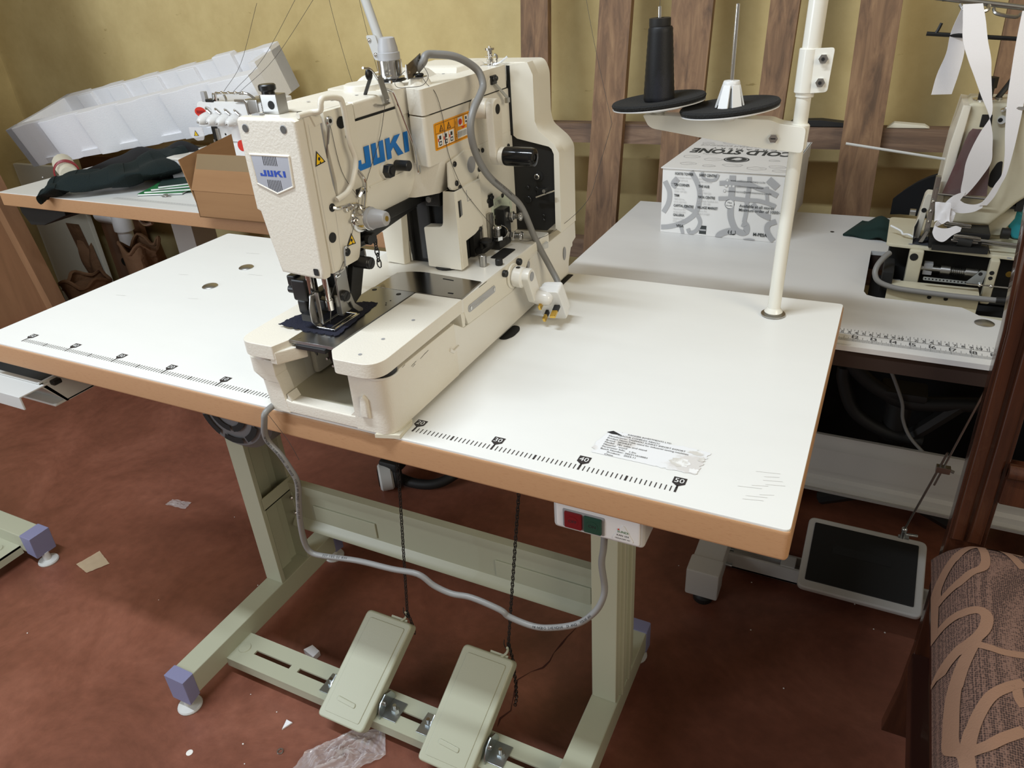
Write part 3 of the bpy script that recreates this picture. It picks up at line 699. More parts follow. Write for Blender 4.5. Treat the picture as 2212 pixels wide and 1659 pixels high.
# outline on the face plane: straight right side, left side stepping in and narrowing
fc = [(.029,1.0905),(.029,.9985),(.0335,.9965),(.0385,.965),(.0455,.9285),(.092,.9258),(.1035,.926),(.1055,.935),(.1065,1.02),(.1068,1.0905),(.102,1.0935),(.033,1.0935)]
b.prism(fc, 'y', .030, .0445, 'cream', r=.0035, seg=3)
b.prism([(.0375,.926),(.052,.926),(.05,.98),(.036,.985)], 'y', .040, .047, 'cream_s', r=.001)
for x in (.0405,.0905): 
    b.lathe([(.0043,0),(.0036,-.0004),(.0034,.0002)], (x,.0297,1.083), Y_, 'greyplastic', 18); b.disc((x,.0292,1.083), (0,-1,0), .0033, 'recess', 16)
b.decal(round_poly([(.0925,.9305),(.0995,.9305),(.0995,.9385),(.0925,.9385)], .0018), (0,.0295,0), X_, Z_, 'rubber', .0002)
bp = [(.0390,1.0570),(.0905,1.0570),(.0885,1.0265),(.0655,1.0180),(.0400,1.0275)]
def inset(pp, d):
    cx = sum(p[0] for p in pp)/len(pp); cz = sum(p[1] for p in pp)/len(pp)
    return [(cx+(p[0]-cx)*d, cz+(p[1]-cz)*d) for p in pp]
for i in range(5):
    p, q = bp[i], bp[(i+1) % 5]; b.tube([(p[0],.0300,p[1]),(q[0],.0300,q[1])], .0014, 'cream', 8, 0)
    b.sphere((p[0],.0300,p[1]), .0014, 'cream', n=8)
fcov = b.build('face_cover', mc_)
b = MB(); b.prism(inset(bp, .97), 'y', .0292, .0305, 'badge')
juki(b, (.0476,.0290,1.0356), (1,0,0), (0,0,1), 'darkblue', .0064, .0106)
for k in range(9):
    x = .0552+k*.00215
    b.decal([(x,1.0468),(x+.0007,1.0468),(x+.0007,1.0560),(x,1.0560)], (0,.0290,0), X_, Z_, 'print')
    zlow = 1.0196+abs(x+.0003-.0655)*.36
    b.decal([(x,zlow),(x+.0007,zlow),(x+.0007,1.0322),(x,1.0322)], (0,.0290,0), X_, Z_, 'print')
lab(b.build('badge', fcov), 'silver badge with blue lettering')
# warning triangles
def tri(mb, pts, n, m1, m2):
    c = sum((V(p) for p in pts), V((0,0,0)))/3; n = V(n)
    mb.poly([V(p)+n*.0002 for p in pts], m1); mb.poly([c+(V(p)-c)*.74+n*.0004 for p in pts], m2)
    mb.disc(c+n*.0006+V((0,.0,.001)), n, .0019, m1, 8); mb.disc(c+n*.0006+V((0,.0008,-.0028)), n, .0011, m1, 6)
for pts in ([(.1073,.0518,1.0585),(.1073,.0465,1.0435),(.1073,.0632,1.0450)], [(.1073,.0845,.9620),(.1073,.0730,.9500),(.1073,.0895,.9483)]):
    b = MB(); tri(b, [pts[0],pts[1],pts[2]], (1,0,0), 'print', 'yellow'); lab(b.build('warning_sticker', mc_), 'yellow triangular warning sticker')
# orange instruction sticker
b = MB(); O = V((.1408,.2245,1.0215)); u = V((0,.0905,.0)); v = V((0,.001,.0315))
def st(x0, x1, y0, y1, m, l): b.decal([(x0,y0),(x1,y0),(x1,y1),(x0,y1)], O, u, v, m, l)
b.decal(round_poly([(0,0),(1,0),(1,1),(0,1)], .05), O, u, v, 'orange')
for (x0, x1, y0, y1) in ((.03,.97,.06,.075),(.03,.97,.93,.945),(.03,.036,.06,.945),(.965,.97,.06,.945),(.54,.546,.07,.93),(.03,.54,.60,.615)): st(x0, x1, y0, y1, 'print', .0002)
for x in (.07,.22,.37): 
    st(x, x+.135, .10, .56, 'white', .0002); st(x+.03, x+.10, .14, .30, 'print', .0004); st(x+.04, x+.09, .36, .5, 'print', .0004); st(x+.005, x+.03, .30, .42, 'red', .0004); st(x+.045,x+.085,.18,.26,'white',.0005)
st(.60, .94, .12, .42, 'white', .0002)
for k in range(8): x = .62+k*.04; b.decal([(x,.16),(x+.012,.16),(x+.02,.36),(x+.006,.38)], O, u, v, 'print', .0004)
st(.63, .76, .56, .90, 'white', .0002); b.decal([(.65+cos(t*.6)*.0+.045+.05*cos(t*.7), .72+.12*sin(t*.7)) for t in range(9)], O, u, v, 'red', .0004)
st(.82, .91, .56, .90, 'white', .0002); st(.84, .88, .74, .85, 'print', .0004); st(.84,.88,.62,.69,'print',.0004)
b.decal([(.70,.53),(.84,.53),(.77,.44)], O, u, v, 'red', .0004)
for x in (.13,.33): b.decal([(x,.64),(x+.11,.64),(x+.055,.9)], O, u, v, 'print', .0002); b.decal([(x+.025,.67),(x+.085,.67),(x+.055,.83)], O, u, v, 'orange', .0004); st(x+.048,x+.062,.69,.76,'print',.0005)
b.text('1', O+u*.57+v*.68+V((.0003,0,0)), Y_, Z_, .0058, 'print'); b.text('2', O+u*.56+v*.2+V((.0003,0,0)), Y_, Z_, .0058, 'print')
lab(b.build('instruction_sticker', mc_), 'orange pictogram safety sticker')
# --- column covers ------------------------------------------------
b = MB()
cp = round_poly([(.095,.8625),(.1465,.8620),(.1465,.9665),(.1295,.9665),(.1240,.9190),(.0945,.9175)], [.002,.001,.001,.001,.007,.003])
b.prism(cp, 'y', .248, .264, 'cream_s', r=.0018)
cs = [(.250,.8622),(.2655,.8628),(.2655,.897),(.291,.8985),(.315,.9045),(.316,.9665),(.250,.9665)]
b.prism(cs, 'x', .130, .1478, 'cream_s', r=.0016)
b.decal([(.2525,.932),(.2605,.934),(.2605,.9535),(.2525,.9535)], (.1483,0,0), Y_, Z_, 'blackmatt'); b.decal([(.2560,.933),(.2605,.934),(.2605,.9535),(.2560,.9535)], (.1485,0,0), Y_, Z_, 'steel')
b.tube([(.1478,.276,.962),(.1478,.277,.947),(.1478,.287,.947)], .0005, 'greyplastic', 6, 0)
b.cyl((.118,.262,.858), (.118,.262,.863), .018, 'rubber', n=20)
for (y, z) in ((.304,.9015),): screw(b, (.1478,y,z), (1,0,0), .0035, 'black', .002)
b.build('column_cover', mc_)
b = MB(); b.prism([(.027,.8615),(.0555,.8600),(.0605,.93),(.0605,.957),(.024,.957)], 'y', .248, .29, 'cream_s', r=.002)
b.box(.058, .064, .262, .29, .862, .95, 'rubber', .002); b.cyl((.0595,.262,.862), (.060,.262,.89), .0015, 'chrome', n=8)
b.box(.075, .097, .262, .275, .864, .95, 'black', .004)
b.build('pillar_cover', mc_)
# --- rear belt cover ----------------------------------------------
b = MB()
o1 = round_poly([(.0,.862),(.214,.8625),(.214,.978),(.206,.990),(.182,1.0085),(.1785,1.022),(.1785,1.080),(.171,1.0955),(.02,1.0955),(.0,1.08)], [.001,.001,.006,.006,.008,.01,.01,.008,.01,.01], 5)
b.prism(o1, 'y', .437, .488, 'cream_s', r=.004, seg=3)
# rim standing proud of the black plate
rim_o = [(.1405,1.093),(.171,1.0955),(.1785,1.080),(.1785,1.020),(.184,1.0065),(.207,.989),(.214,.978),(.214,.8625),(.2055,.868)]
rim_i = [(.2055,.868),(.2062,.976),(.203,.983),(.199,.986),(.150,.9955),(.1440,1.000),(.1405,1.008)]
b.prism([(p[0]+.0004, p[1]+.0003) for p in rim_o]+rim_i, 'y', .4285, .447, 'cream_s', r=.0015)
b.box(.02, .165, .486, .505, .87, 1.072, 'cream_s', .006, 3)
b.build('belt_cover', mc_)
b = MB(); b.prism([(.130,.8605),(.190,.8625),(.206,.877),(.2065,.977),(.202,.985),(.150,.996),(.141,1.008),(.130,1.008)], 'y', .4325, .4365, 'rubber')
b.cyl((.179,.4325,.943), (.179,.4315,.943), .0078, 'blackmatt', n=20); b.cyl((.179,.4325,.943), (.179,.426,.943), .0042, 'steel', n=14, bev=.0008); b.cyl((.179,.4262,.943), (.179,.4255,.943), .0025, 'rubber', n=12)
for (x, z, r) in ((.162,.908,.0052),(.1765,.925,.0028),(.162,.926,.0025),(.186,.886,.0018),(.186,.879,.0018)): b.cyl((x,.4325,z), (x,.4295,z), r, 'black', n=14, bev=.0006)
b.tube([(.178,.425,.914),(.190,.423,.919),(.208,.421,.9262)], .0019, 'chrome', 6, 0, flat=.6); b.cyl((.192,.4325,.924), (.1925,.42,.925), .0026, 'steel', n=10); b.box(.178,.190,.428,.4325,.916,.926,'black',.001)
b.box(.1395, .1445, .428, .436, 1.0, 1.092, 'blackmatt')
lab(b.build('inner_plate', mc_), 'matt black plate inside the rear cover')
# --- needle head ---------------------------------------------------
b = MB(); b.cyl((.085,.0525,.884), (.085,.0525,.94), .0036, 'chrome', n=18); b.cyl((.085,.0525,.879), (.085,.0525,.892), .0046, 'chrome', n=18, bev=.0006)
b.cyl((.085,.0525,.879), (.0825,.0505,.8635), .0007, 'steel', r1=.0004, n=8); lab(b.build('needle_bar', mc_), 'chrome needle bar with needle')
b = MB(); b.cyl((.0625,.052,.895), (.0625,.052,.94), .0048, 'chrome', n=18); b.build('presser_bar', mc_)
b = MB()   # work clamp carrier: black castings
b.box(.040, .062, .044, .066, .888, .915, 'black', .003); b.box(.034, .046, .046, .058, .905, .918, 'black', .002); b.cyl((.030,.052,.899), (.042,.052,.899), .005, 'black', n=14, bev=.001)
b.box(.048, .082, .048, .060, .878, .892, 'black', .002); b.cyl((.072,.040,.897), (.072,.052,.897), .0052, 'black', n=16, bev=.001); b.cyl((.072,.0395,.897), (.072,.041,.897), .0038, 'palegrey', n=12)
b.box(.046, .060, .060, .10, .872, .892, 'black', .002); b.box(.044, .058, .044, .058, .872, .89, 'black', .003)
b.prism([(.098,.930),(.122,.930),(.100,.880),(.074,.868),(.066,.874),(.082,.890)], 'x', .086, .094, 'black', r=.001)
b.prism([(.062,.928),(.092,.932),(.088,.908),(.068,.900)], 'x', .072, .090, 'black', r=.002)
b.cyl((.098,.094,.9245), (.1195,.094,.9245), .0072, 'black', n=18, bev=.0008); screw(b, (.1195,.094,.9245), (1,0,0), .0068, 'black', .002)
b.cyl((.106,.112,.945), (.111,.112,.945), .0055, 'black', n=16); b.tube([(.111,.098,.94),(.113,.096,.933),(.1135,.094,.926)], .0008, 'steel', 6, 3)
b.cyl((.094,.0665,.893), (.1005,.0655,.893), .0062, 'black', n=18, bev=.0006); screw(b, (.1005,.0655,.893), (1,-.1,0), .006, 'black', .001)
b.box(.0935, .0965, .058, .078, .872, .925, 'steel', .0008)
b.prism([(.030,.872),(.088,.872),(.088,.878),(.030,.880)], 'x', .060, .075, 'black', r=.001)
b.build('clamp_carrier', mc_)
b = MB()   # polished clamp foot: curved side cheeks and the open rectangular frame
ck = [(.034,.8645),(.0405,.8645),(.043,.868),(.038,.876),(.038,.892),(.041,.902),(.034,.902),(.029,.889),(.029,.872)]
b.prism(ck, 'x', .0745, .0765, 'steel', r=.0005)
ck2 = [(.066,.893),(.0745,.893),(.0785,.879),(.0915,.867),(.0905,.8645),(.083,.866),(.074,.875),(.0715,.884),(.066,.884)]
b.prism(ck2, 'x', .0985, .1002, 'steel', r=.0005)
b.prism([(.078,.905),(.078,.868),(.083,.866),(.083,.905)], 'y', .0385, .0405, 'steel', r=.0005)
b.box(.0885, .094, .058, .060, .872, .895, 'steel', .0004); b.box(.0765, .1015, .0335, .0365, .8625, .8652, 'chrome', .0005); b.box(.0765, .1015, .0785, .081, .8625, .8652, 'chrome', .0005)
b.box(.0985, .1020, .0335, .081, .8625, .8652, 'chrome', .0005); b.box(.0765, .0795, .0335, .081, .8625, .8652, 'chrome', .0005); b.box(.0925, .0945, .036, .079, .8622, .8642, 'steel', .0004)
b.box(.083,.090,.066,.07,.866,.873,'steel',.0006)
lab(b.build('buttonhole_foot', mc_), 'polished steel buttonhole foot')
b = MB(); b.prism([(.12,.948),(.262,.948),(.262,.962),(.12,.962)], 'x', .064, .094, 'black', r=.002); b.prism([(.128,.932),(.25,.943),(.25,.95),(.128,.95)], 'x', .074, .088, 'black', r=.002)
b.cyl((.080,.10,.937), (.080,.135,.937), .009, 'black', n=18); b.cyl((.09,.128,.942), (.104,.128,.942), .006, 'black', n=14, bev=.0008); b.box(.066, .078, .104, .122, .925, .94, 'black', .001)
b.box(.1,.122,.25,.272,.945,.964,'black',.002); b.cyl((.108,.246,.955),(.108,.262,.955),.004,'steel',n=12)
b.build('lifting_rod', mc_)
# short chain from the lifting lever down the far side
b = MB()
def chain(mb, pts, pitch, w, wire, m):
    pts = [V(p) for p in pts]; ss = [0]
    for i in range(1, len(pts)): ss.append(ss[-1]+(pts[i]-pts[i-1]).length)
    n = int(ss[-1]/pitch)
    for k in range(n):
        s = (k+.5)*pitch; i = max(j for j in range(len(ss)-1) if ss[j] <= s); d = (pts[i+1]-pts[i]).normalized()
        c = pts[i]+d*(s-ss[i]); x = d.orthogonal().normalized(); x = (Matrix.Rotation((k % 2)*pi/2+.6, 3, d) @ x)
        L = pitch*.62; loop = []
        for t in range(8):
            a = 2*pi*t/8; loop.append(c+d*(cos(a)*L+(L*.25 if cos(a) > 0 else -L*.25))+x*(sin(a)*w))
        mb.tube(loop, wire, m, 5, 0, closed=True)
chain(b, [(.055,.19,.934),(.052,.196,.90),(.050,.20,.868)], .0085, .003, .0009, 'black')
b.build('lifting_chain', mc_)
# --- thread controls -----------------------------------------------
b = MB(); c = V((.105,.1015,.9735)); ax = V((1,.02,.06)).normalized()
b.lathe([(.011,0),(.012,.001),(.0125,.003)], c, ax, 'black', 28)
b.lathe([(.0140,.002),(.0152,.003),(.0152,.0045),(.0132,.005),(.0132,.0175),(.0125,.018)], c, ax, 'chrome', 30)
b.lathe([(.0128,.018),(.0128,.0215),(.0112,.022),(.0108,.026),(.0080,.0395),(.007,.0403)], c, ax, 'midgrey', 10)
b.cyl(c+ax*.0402, c+ax*.0409, .003, 'brass', n=14)
b.tube([c+V((-.002,-.0,.014)),c+V((.004,-.006,.012)),c+V((.004,-.010,.004)),c+V((.003,-.009,-.008)),c+V((.004,.002,-.0135))], .0011, 'chrome', 6, 5)
lab(b.build('tension_knob', mc_), 'grey and chrome tension knob on the head side')
b = MB()
b.cyl((.1065,.0605,.9975), (.1085,.0605,.9975), .0045, 'black', n=16, bev=.0006)
b.tube([(.1085,.0605,.9975),(.112,.066,.996),(.112,.080,.9945)], .0018, 'chrome', 8, 3)
b.tube([(.112,.078,.995),(.114,.084,.9955),(.114,.087,.992),(.112,.083,.989),(.112,.078,.9895),(.113,.077,.993)], .0013, 'chrome', 6, 4)
b.tube([(.112,.08,.994),(.113,.090,.994),(.114,.097,.991),(.114,.099,.985),(.112,.094,.978),(.111,.086,.975),(.112,.082,.977),(.113,.088,.979),(.114,.097,.978)], .0013, 'chrome', 6, 5)
b.tube([(.111,.106,1.030),(.1125,.1165,1.0145),(.1130,.1150,1.002),(.1145,.104,.982),(.1135,.101,.974),(.113,.101,.961)], .0014, 'chrome', 7, 3)
b.build('thread_guide', mc_)
b = MB(); b.tube([(.108,.0705,.9465),(.109,.0695,.9510),(.109,.0665,.9510),(.109,.0645,.945),(.109,.063,.935),(.1085,.060,.929),(.106,.052,.9265)], .0012, 'chrome', 6, 5)
screw(b, (.107,.071,.9445), (1,0,0), .0047, 'black', .003); b.tube([(.106,.049,.9275),(.108,.0525,.927),(.106,.054,.923),(.104,.050,.922),(.106,.049,.9255)], .001, 'chrome', 6, 4)
b.build('needle_thread_guide', mc_)
b = MB(); b.tube([(.1065,.036,1.0950),(.109,.052,1.0955),(.1175,.0565,1.0965),(.1195,.0575,1.104),(.120,.062,1.1075),(.120,.083,1.1045),(.120,.0905,1.0965),(.120,.0915,1.061),(.121,.0955,1.040),(.120,.0875,1.0215),(.119,.076,1.0110),(.116,.060,1.0065)], .0030, 'cream_s', 10, 6)
for p in ((.102,.045,1.0955),(.104,.057,1.0945)): b.cyl(p, V(p)+V((0,0,.002)), .0032, 'black', n=14, bev=.0005)
lab(b.build('take_up_guard', mc_), 'cream bent rod guarding the take-up lever')
b = MB(); b.tube([(.094,.068,1.01),(.1095,.0745,1.074),(.1105,.0765,1.083)], .0017, 'steel', 6, 0, flat=.5); b.lathe([(.0045,0),(.005,.0008),(.0045,.002)], (.1095,.077,1.083), X_, 'chrome', 16); b.disc((.1118,.077,1.083), X_, .0022, 'blackmatt', 10)
b.build('take_up_lever', mc_)
b = MB(); b.box(.1070, .1125, .104, .119, .9985, 1.0055, 'black', .0012); b.tube([(.113,.101,.9985),(.1145,.105,1.003),(.1135,.109,1.005),(.113,.113,1.004)], .0022, 'chrome', 8, 4)
b.build('thread_clip', mc_)
# adjusting block and knurled knob on top of the head
b = MB(); b.box(.0465, .0675, .053, .068, 1.0925, 1.1115, 'steel', .0007); b.disc((.0592,.0527,1.1015), (0,-1,0), .0042, 'blackmatt', 18)
b.cyl((.0505,.0615,1.1115), (.0505,.0615,1.114), .0066, 'black', n=18); b.cyl((.0505,.0615,1.114), (.0505,.0615,1.1205), .0088, 'black', n=26, bev=.0012)
for k in range(11): b.box(.0455, .0468, .053, .0545, 1.094+k*.0016, 1.0948+k*.0016, 'black')
b.box(.040,.051,.0425,.050,1.0925,1.0945,'greyplastic',.0004)
lab(b.build('adjusting_block', mc_), 'steel block with black knurled knob on head')
# upper tension post
b = MB(); tp = V((.0835,.2345,1.0985))
b.lathe([(.012,0),(.017,.001),(.0175,.002),(.016,.0035)], tp, Z_, 'black', 28)
b.lathe([(.0155,.0035),(.0165,.005),(.0145,.0065),(.0145,.024),(.0138,.0245)], tp, Z_, 'chrome', 30)
b.lathe([(.0132,.0245),(.0132,.032),(.0118,.0325),(.0116,.036),(.0092,.0475),(.0070,.0485)], tp, Z_, 'midgrey', 10)
b.cyl(tp+V((0,0,-.006)), tp, .012, 'cream', n=20)
lab(b.build('upper_tension', mc_), 'tall grey and chrome tension post on arm top')
b = MB(); b.prism([(.0,.0),(.0075,.0015),(.0085,.004),(.0085,.030),(.0072,.0325),(.0015,.0325),(.0,.030)], 'x', -.0006, .0006, 'steel', r=.0003, T=Matrix.Translation((.1125,.1755,1.0815)) @ Matrix.Rotation(.32, 4, 'X') @ Matrix.Rotation(-.12, 4, 'Z'))
b.tube([(.1125,.181,1.0835),(.1122,.170,1.0830),(.1115,.158,1.0855)], .003, 'steel', 8, 3, flat=.35)
for (y, z) in ((.1885,1.1045),(.1800,1.0865)): b.cyl((.1128,y,z), (.1150,y,z), .0019, 'chrome', n=10)
b.tube([(.1125,.143,1.125),(.1122,.158,1.121),(.1118,.175,1.102),(.1120,.187,1.096),(.1130,.193,1.091),(.1165,.202,1.060),(.1205,.209,1.031),(.1265,.2025,1.013),(.1275,.2015,1.002),(.128,.2045,1.001),(.1275,.2055,1.009)], .0013, 'chrome', 7, 4)
b.cyl((.060,.212,1.0925), (.060,.212,1.10), .008, 'black', n=16); b.sphere((.108,.158,1.1165), .0055, 'black', (.6,1,1.2)); b.cyl((.09,.17,1.094),(.108,.16,1.113),.002,'black',n=8)
b.prism([(.08,.222),(.09,.214),(.1115,.196),(.1115,.184),(.104,.184),(.078,.21)], 'z', 1.1095, 1.1108, 'chrome', r=.0003)
b.box(.083, .0925, .2165, .226, 1.0925, 1.100, 'steel', .0008)
b.build('check_spring', mc_)
# bracket for the cable on the arm top
b = MB(); b.prism([(.110,.226),(.126,.232),(.1245,.249),(.110,.2465)], 'z', 1.1022, 1.1036, 'steel')
b.prism([(.0,.0),(.012,.0),(.026,.008),(.034,.013),(.033,.024),(.024,.021),(.0,.014)], 'x', -.0007, .0007, 'slideplate', r=.0003, T=Matrix.Translation((.1170,.2175,1.1035)))
b.prism([(.0,.0),(.0012,.0),(.0012,.016),(.0,.016)], 'y', .2165, .2185, 'steel', T=Matrix.Translation((.1172,0,1.1032)))
for y, z in ((.2215,1.1105),(.2475,1.1205)): b.cyl((.117,y,z),(.119,y,z),.0016,'chrome',n=8)
b.cyl((.119,.2405,1.1036), (.119,.2405,1.107), .0056, 'black', n=18, bev=.0012)
b.build('cable_bracket', mc_)
# bobbin winder tension at the rear of the arm top
b = MB(); bw = V((.121,.418,1.0945))
b.box(.092, .134, .4075, .4185, 1.0935, 1.0952, 'chrome', .0006, T=None); b.tube([(.128,.412,1.0955),(.138,.414,1.0975),(.1475,.418,1.1045)], .0016, 'chrome', 6, 3)
b.lathe([(.0048,0),(.0048,.0075),(.003,.0078),(.0028,.010),(.0065,.0105),(.0068,.0115),(.003,.012),(.0035,.014),(.0035,.018),(.0062,.0185),(.0062,.0212),(.002,.0215),(.0018,.0235)], bw, Z_, 'chrome', 16)
b.tube([bw+V((.005,0,.002)),bw+V((.010,-.001,.004)),bw+V((.0105,0,.011)),bw+V((.007,0,.0135))], .0015, 'chrome', 6, 4)
b.cyl((.099,.406,1.095), (.099,.406,1.0985), .0045, 'black', n=16, bev=.001)
b.build('bobbin_winder', mc_)
b = MB(); b.box(.1406, .1445, .3755, .3895, 1.0745, 1.086, 'black', .001)
for y in (.379,.3865): screw(b, (.1445,y,1.0815), (1,0,0), .0032, 'black', .002)
b.raw([(.1445,.379,1.075),(.1445,.386,1.075),(.1505,.408,1.0545),(.1505,.401,1.0535),(.1453,.379,1.0752),(.1453,.386,1.0752),(.1512,.408,1.0547),(.1512,.401,1.0537)], [(0,1,2,3),(7,6,5,4),(0,4,5,1),(1,5,6,2),(2,6,7,3),(3,7,4,0)], 'steel')
b.box(.148, .1525, .4005, .4085, 1.048, 1.0545, 'steel', .0006)
b.build('thread_cutter', mc_)
# crank with black grip
b = MB(); b.cyl((.1405,.325,1.054), (.165,.325,1.054), .0125, 'cream', n=26, bev=.002)
b.prism(round_poly([(.312,1.054),(.316,1.064),(.325,1.067),(.334,1.064),(.3375,1.054),(.336,.995),(.330,.985),(.32,.984),(.3135,.995)], .004), 'x', .1645, .1755, 'cream', r=.002)
b.disc((.1759,.3255,1.0535), X_, .0062, 'rubber', 20); b.cyl((.175,.325,.9955), (.184,.325,.9955), .0115, 'cream', n=24, bev=.0015)
cr = b.build('hand_crank', mc_)
b = MB(); b.lathe([(.0116,0),(.0122,.002),(.0122,.037),(.0112,.0415),(.0085,.0425),(.0045,.0425),(.0045,.0405)], (.183,.325,.9955), X_, 'rubber', 28); b.cyl((.222,.325,.9955), (.2245,.325,.9955), .003, 'black', n=12)
M['gripblack'] = mat('glossy_black_grip', (.008,.008,.008), .13); b.mats = [M['gripblack'] if m is M['rubber'] else m for m in b.mats]
lab(b.build('grip', cr), 'glossy black grip')
# stitch-length block with three adjusting bolts
b = MB(); b.box(.1435, .1585, .358, .377, .862, .9135, 'black', .0015); b.box(.1425, .158, .338, .375, .8605, .8745, 'black', .0012); b.box(.140, .152, .30, .345, .8665, .874, 'black', .001)
b.box(.1415, .148, .336, .345, .874, .9125, 'steel', .0006); b.tube([(.149,.345,.895),(.158,.352,.892),(.163,.356,.884),(.16,.353,.876),(.152,.347,.874)], .0016, 'chrome', 8, 4, flat=.5)
def bolt(p, d, L, r, m='chrome'):
    p = V(p); d = V(d).normalized(); b.cyl(p, p+d*.006, r*1.55, m, n=6, bev=.0006); b.cyl(p+d*.006, p+d*L, r*.8, 'steel', n=14)
    for k in range(int((L-.006)/.0012)): b.lathe([(r*.8,0),(r*.95,.0004),(r*.8,.0008)], p+d*(.006+k*.0012), d, 'steel', 12, False)
    b.lathe([(r*.9,0),(r*1.35,.0008),(r*1.4,.0025),(r*1.2,.0042),(r*.5,.0052)], p+d*L, d, m, 18)
bolt((.158,.375,.8995), (1,.12,0), .0145, .0046); bolt((.158,.376,.8615+.009), (1,.12,-.02), .0135, .0046); bolt((.1545,.341,.8745), (0,0,1), .0165, .0048)
b.cyl((.150,.316,.874), (.150,.316,.8785), .0052, 'rubber', n=14); b.lathe([(.0075,0),(.0085,.001),(.0085,.003),(.006,.0045)], (.150,.313,.880), (.05,-.1,1), 'rubber', 20)
b.cyl((.134,.360,.901), (.1435,.3605,.901), .003, 'steel', n=10)
b.box(.1405,.143,.3455,.3575,.918,.936,'black',.001)
for y,z in ((.3495,.932),(.354,.931)): screw(b,(.143,y,z),(1,0,0),.0028,'black',.002)
b.build('stitch_adjuster', mc_)
b = MB(); b.decal([(.353,.896),(.418,.8965),(.418,.9265),(.353,.924)], (.1409,0,0), Y_, Z_, 'palegreen'); b.text('LK-781', (.1412,.361,.9145), Y_, Z_, .0092, 'print_grey', 'l', .9)
b.text('2', (.1412,.409,.913), Y_, Z_, .005, 'print_grey'); b.text('1', (.1412,.410,.905), Y_, Z_, .006, 'print_grey')
lab(b.build('model_plate', mc_), 'pale green model number plate')
# lower side lever with milky knob
b = MB(); b.cyl((.1925,.303,.8395), (.196,.303,.8395), .0175, 'cream_s', n=28, bev=.001); b.cyl((.1955,.303,.8395), (.2125,.303,.8385), .0145, 'bedpaint', n=26, bev=.003)
b.prism(round_poly([(.290,.843),(.297,.852),(.309,.852),(.315,.844),(.331,.808),(.326,.797),(.312,.797)], .006), 'x', .2115, .2225, 'bedpaint', r=.002)
b.disc((.2229,.3035,.8415), X_, .0066, 'greyplastic', 18); b.disc((.204,.3005,.8538), Z_, .0032, 'blackmatt', 14)
lv = b.build('reverse_lever', mc_)
b = MB(); b.lathe([(.0095,-.004),(.0105,0),(.0105,.014),(.009,.0195),(.005,.0225),(.0005,.0232)], (.2215,.3205,.8045), X_, 'ivory', 24); lab(b.build('lever_knob', lv), 'milky rounded lever knob')
# --- things on or at the machine ------------------------------------
random.seed(21)
b = MB()
def cl(u, v):
    # navy offcut lying over the plate under the foot
    a = V((.026,.026,0))*(1-u)*(1-v)+V((.111,.026,0))*u*(1-v)+V((.100,.122,0))*u*v+V((.056,.098,0))*(1-u)*v
    e = 0
    if v in (0,1) or u in (0,1): a += V((random.uniform(-.0012,.0012), random.uniform(-.0016,.0016), 0))
    z = .8617+.0016*max(0, sin(u*7+v*3))*(1-u*.3)+.004*max(0, .25-u)*4*(.6+.4*sin(v*5))
    z += .004*max(0, v-.6)*2.5*(1-u)
    return (a.x, a.y, z)
b.grid(cl, 40, 34, 'navy', .0009)
tag(b.build('fabric_scrap', loc=(.07,.06,.861)), 'frayed navy blue cloth scrap clamped under the needle', 'fabric')
# cords ------------------------------------------------------------
b = MB()
cord = [(.016,.03,.766),(.0156,-.0120,.7663),(.0126,-.0185,.7540),(.0040,-.0150,.7251),(.0169,-.0120,.7023),(.0244,-.0096,.6823),(.0292,-.0072,.6590),(.0205,-.0049,.6247),(.0108,-.0025,.5863),(.0059,-.0001,.5478),(.0107,.0022,.5282),(.0314,.0046,.5261),(.0878,.0070,.5355),(.1402,.0094,.5380),(.1803,.0118,.5413),(.2011,.0141,.5272),(.2247,.0165,.5201),(.2528,.0189,.5218),(.2911,.0212,.5140),(.3025,.0236,.5037),(.3343,.0260,.4983),(.3605,.0284,.5048),(.3914,.0307,.5224),(.4110,.0331,.5461),(.4201,.0355,.5669),(.4224,.0379,.5867),(.4179,.0403,.6188),(.4194,.0426,.6412),(.4204,.045,.676)]
b.tube(cord, .0039, 'cable', 12, 5)
cp_ = catmull([V(p) for p in cord], 5)
def cord_print(mb, P, i0, i1, s, size, off, r, m='print'):
    """lettering printed along a cord, one glyph at a time"""
    dist = 0; L = [0]
    for i in range(i0+1, i1): L.append(L[-1]+(P[i]-P[i-1]).length)
    for k, ch in enumerate(s):
        d = k*size*.72
        if d > L[-1]: break
        if ch == ' ': continue
        j = max(q for q in range(len(L)) if L[q] <= d); i = i0+j
        t = (P[min(i+1, len(P)-1)]-P[i]).normalized(); nrm = V(off)-t*V(off).dot(t); nrm.normalize(); w = nrm.cross(t)
        p = P[i]+t*(d-L[j])+nrm*(r+.0002)
        mb.text(ch, p-w*size*.35, t, w, size, m)
cord_print(b, cp_, 14, 48, 'NINGBO SHENGHAI DIANQI YOUXIAN GONGSI 227 IEC 53', .0042, (.6,-1,.2), .0039)
cord_print(b, cp_, 100, 118, 'NINGBO SHENGHAI DIANQI YOUXIAN', .0042, (.1,-1,.9), .0039)
cord_print(b, cp_, 55, 66, '227 IEC 53 RVV', .0042, (0,-.6,1), .0039)
tag(b.build('power_cable', loc=(.2,.01,.5)), 'grey cable looping from the machine base down to the switch box', 'cable')

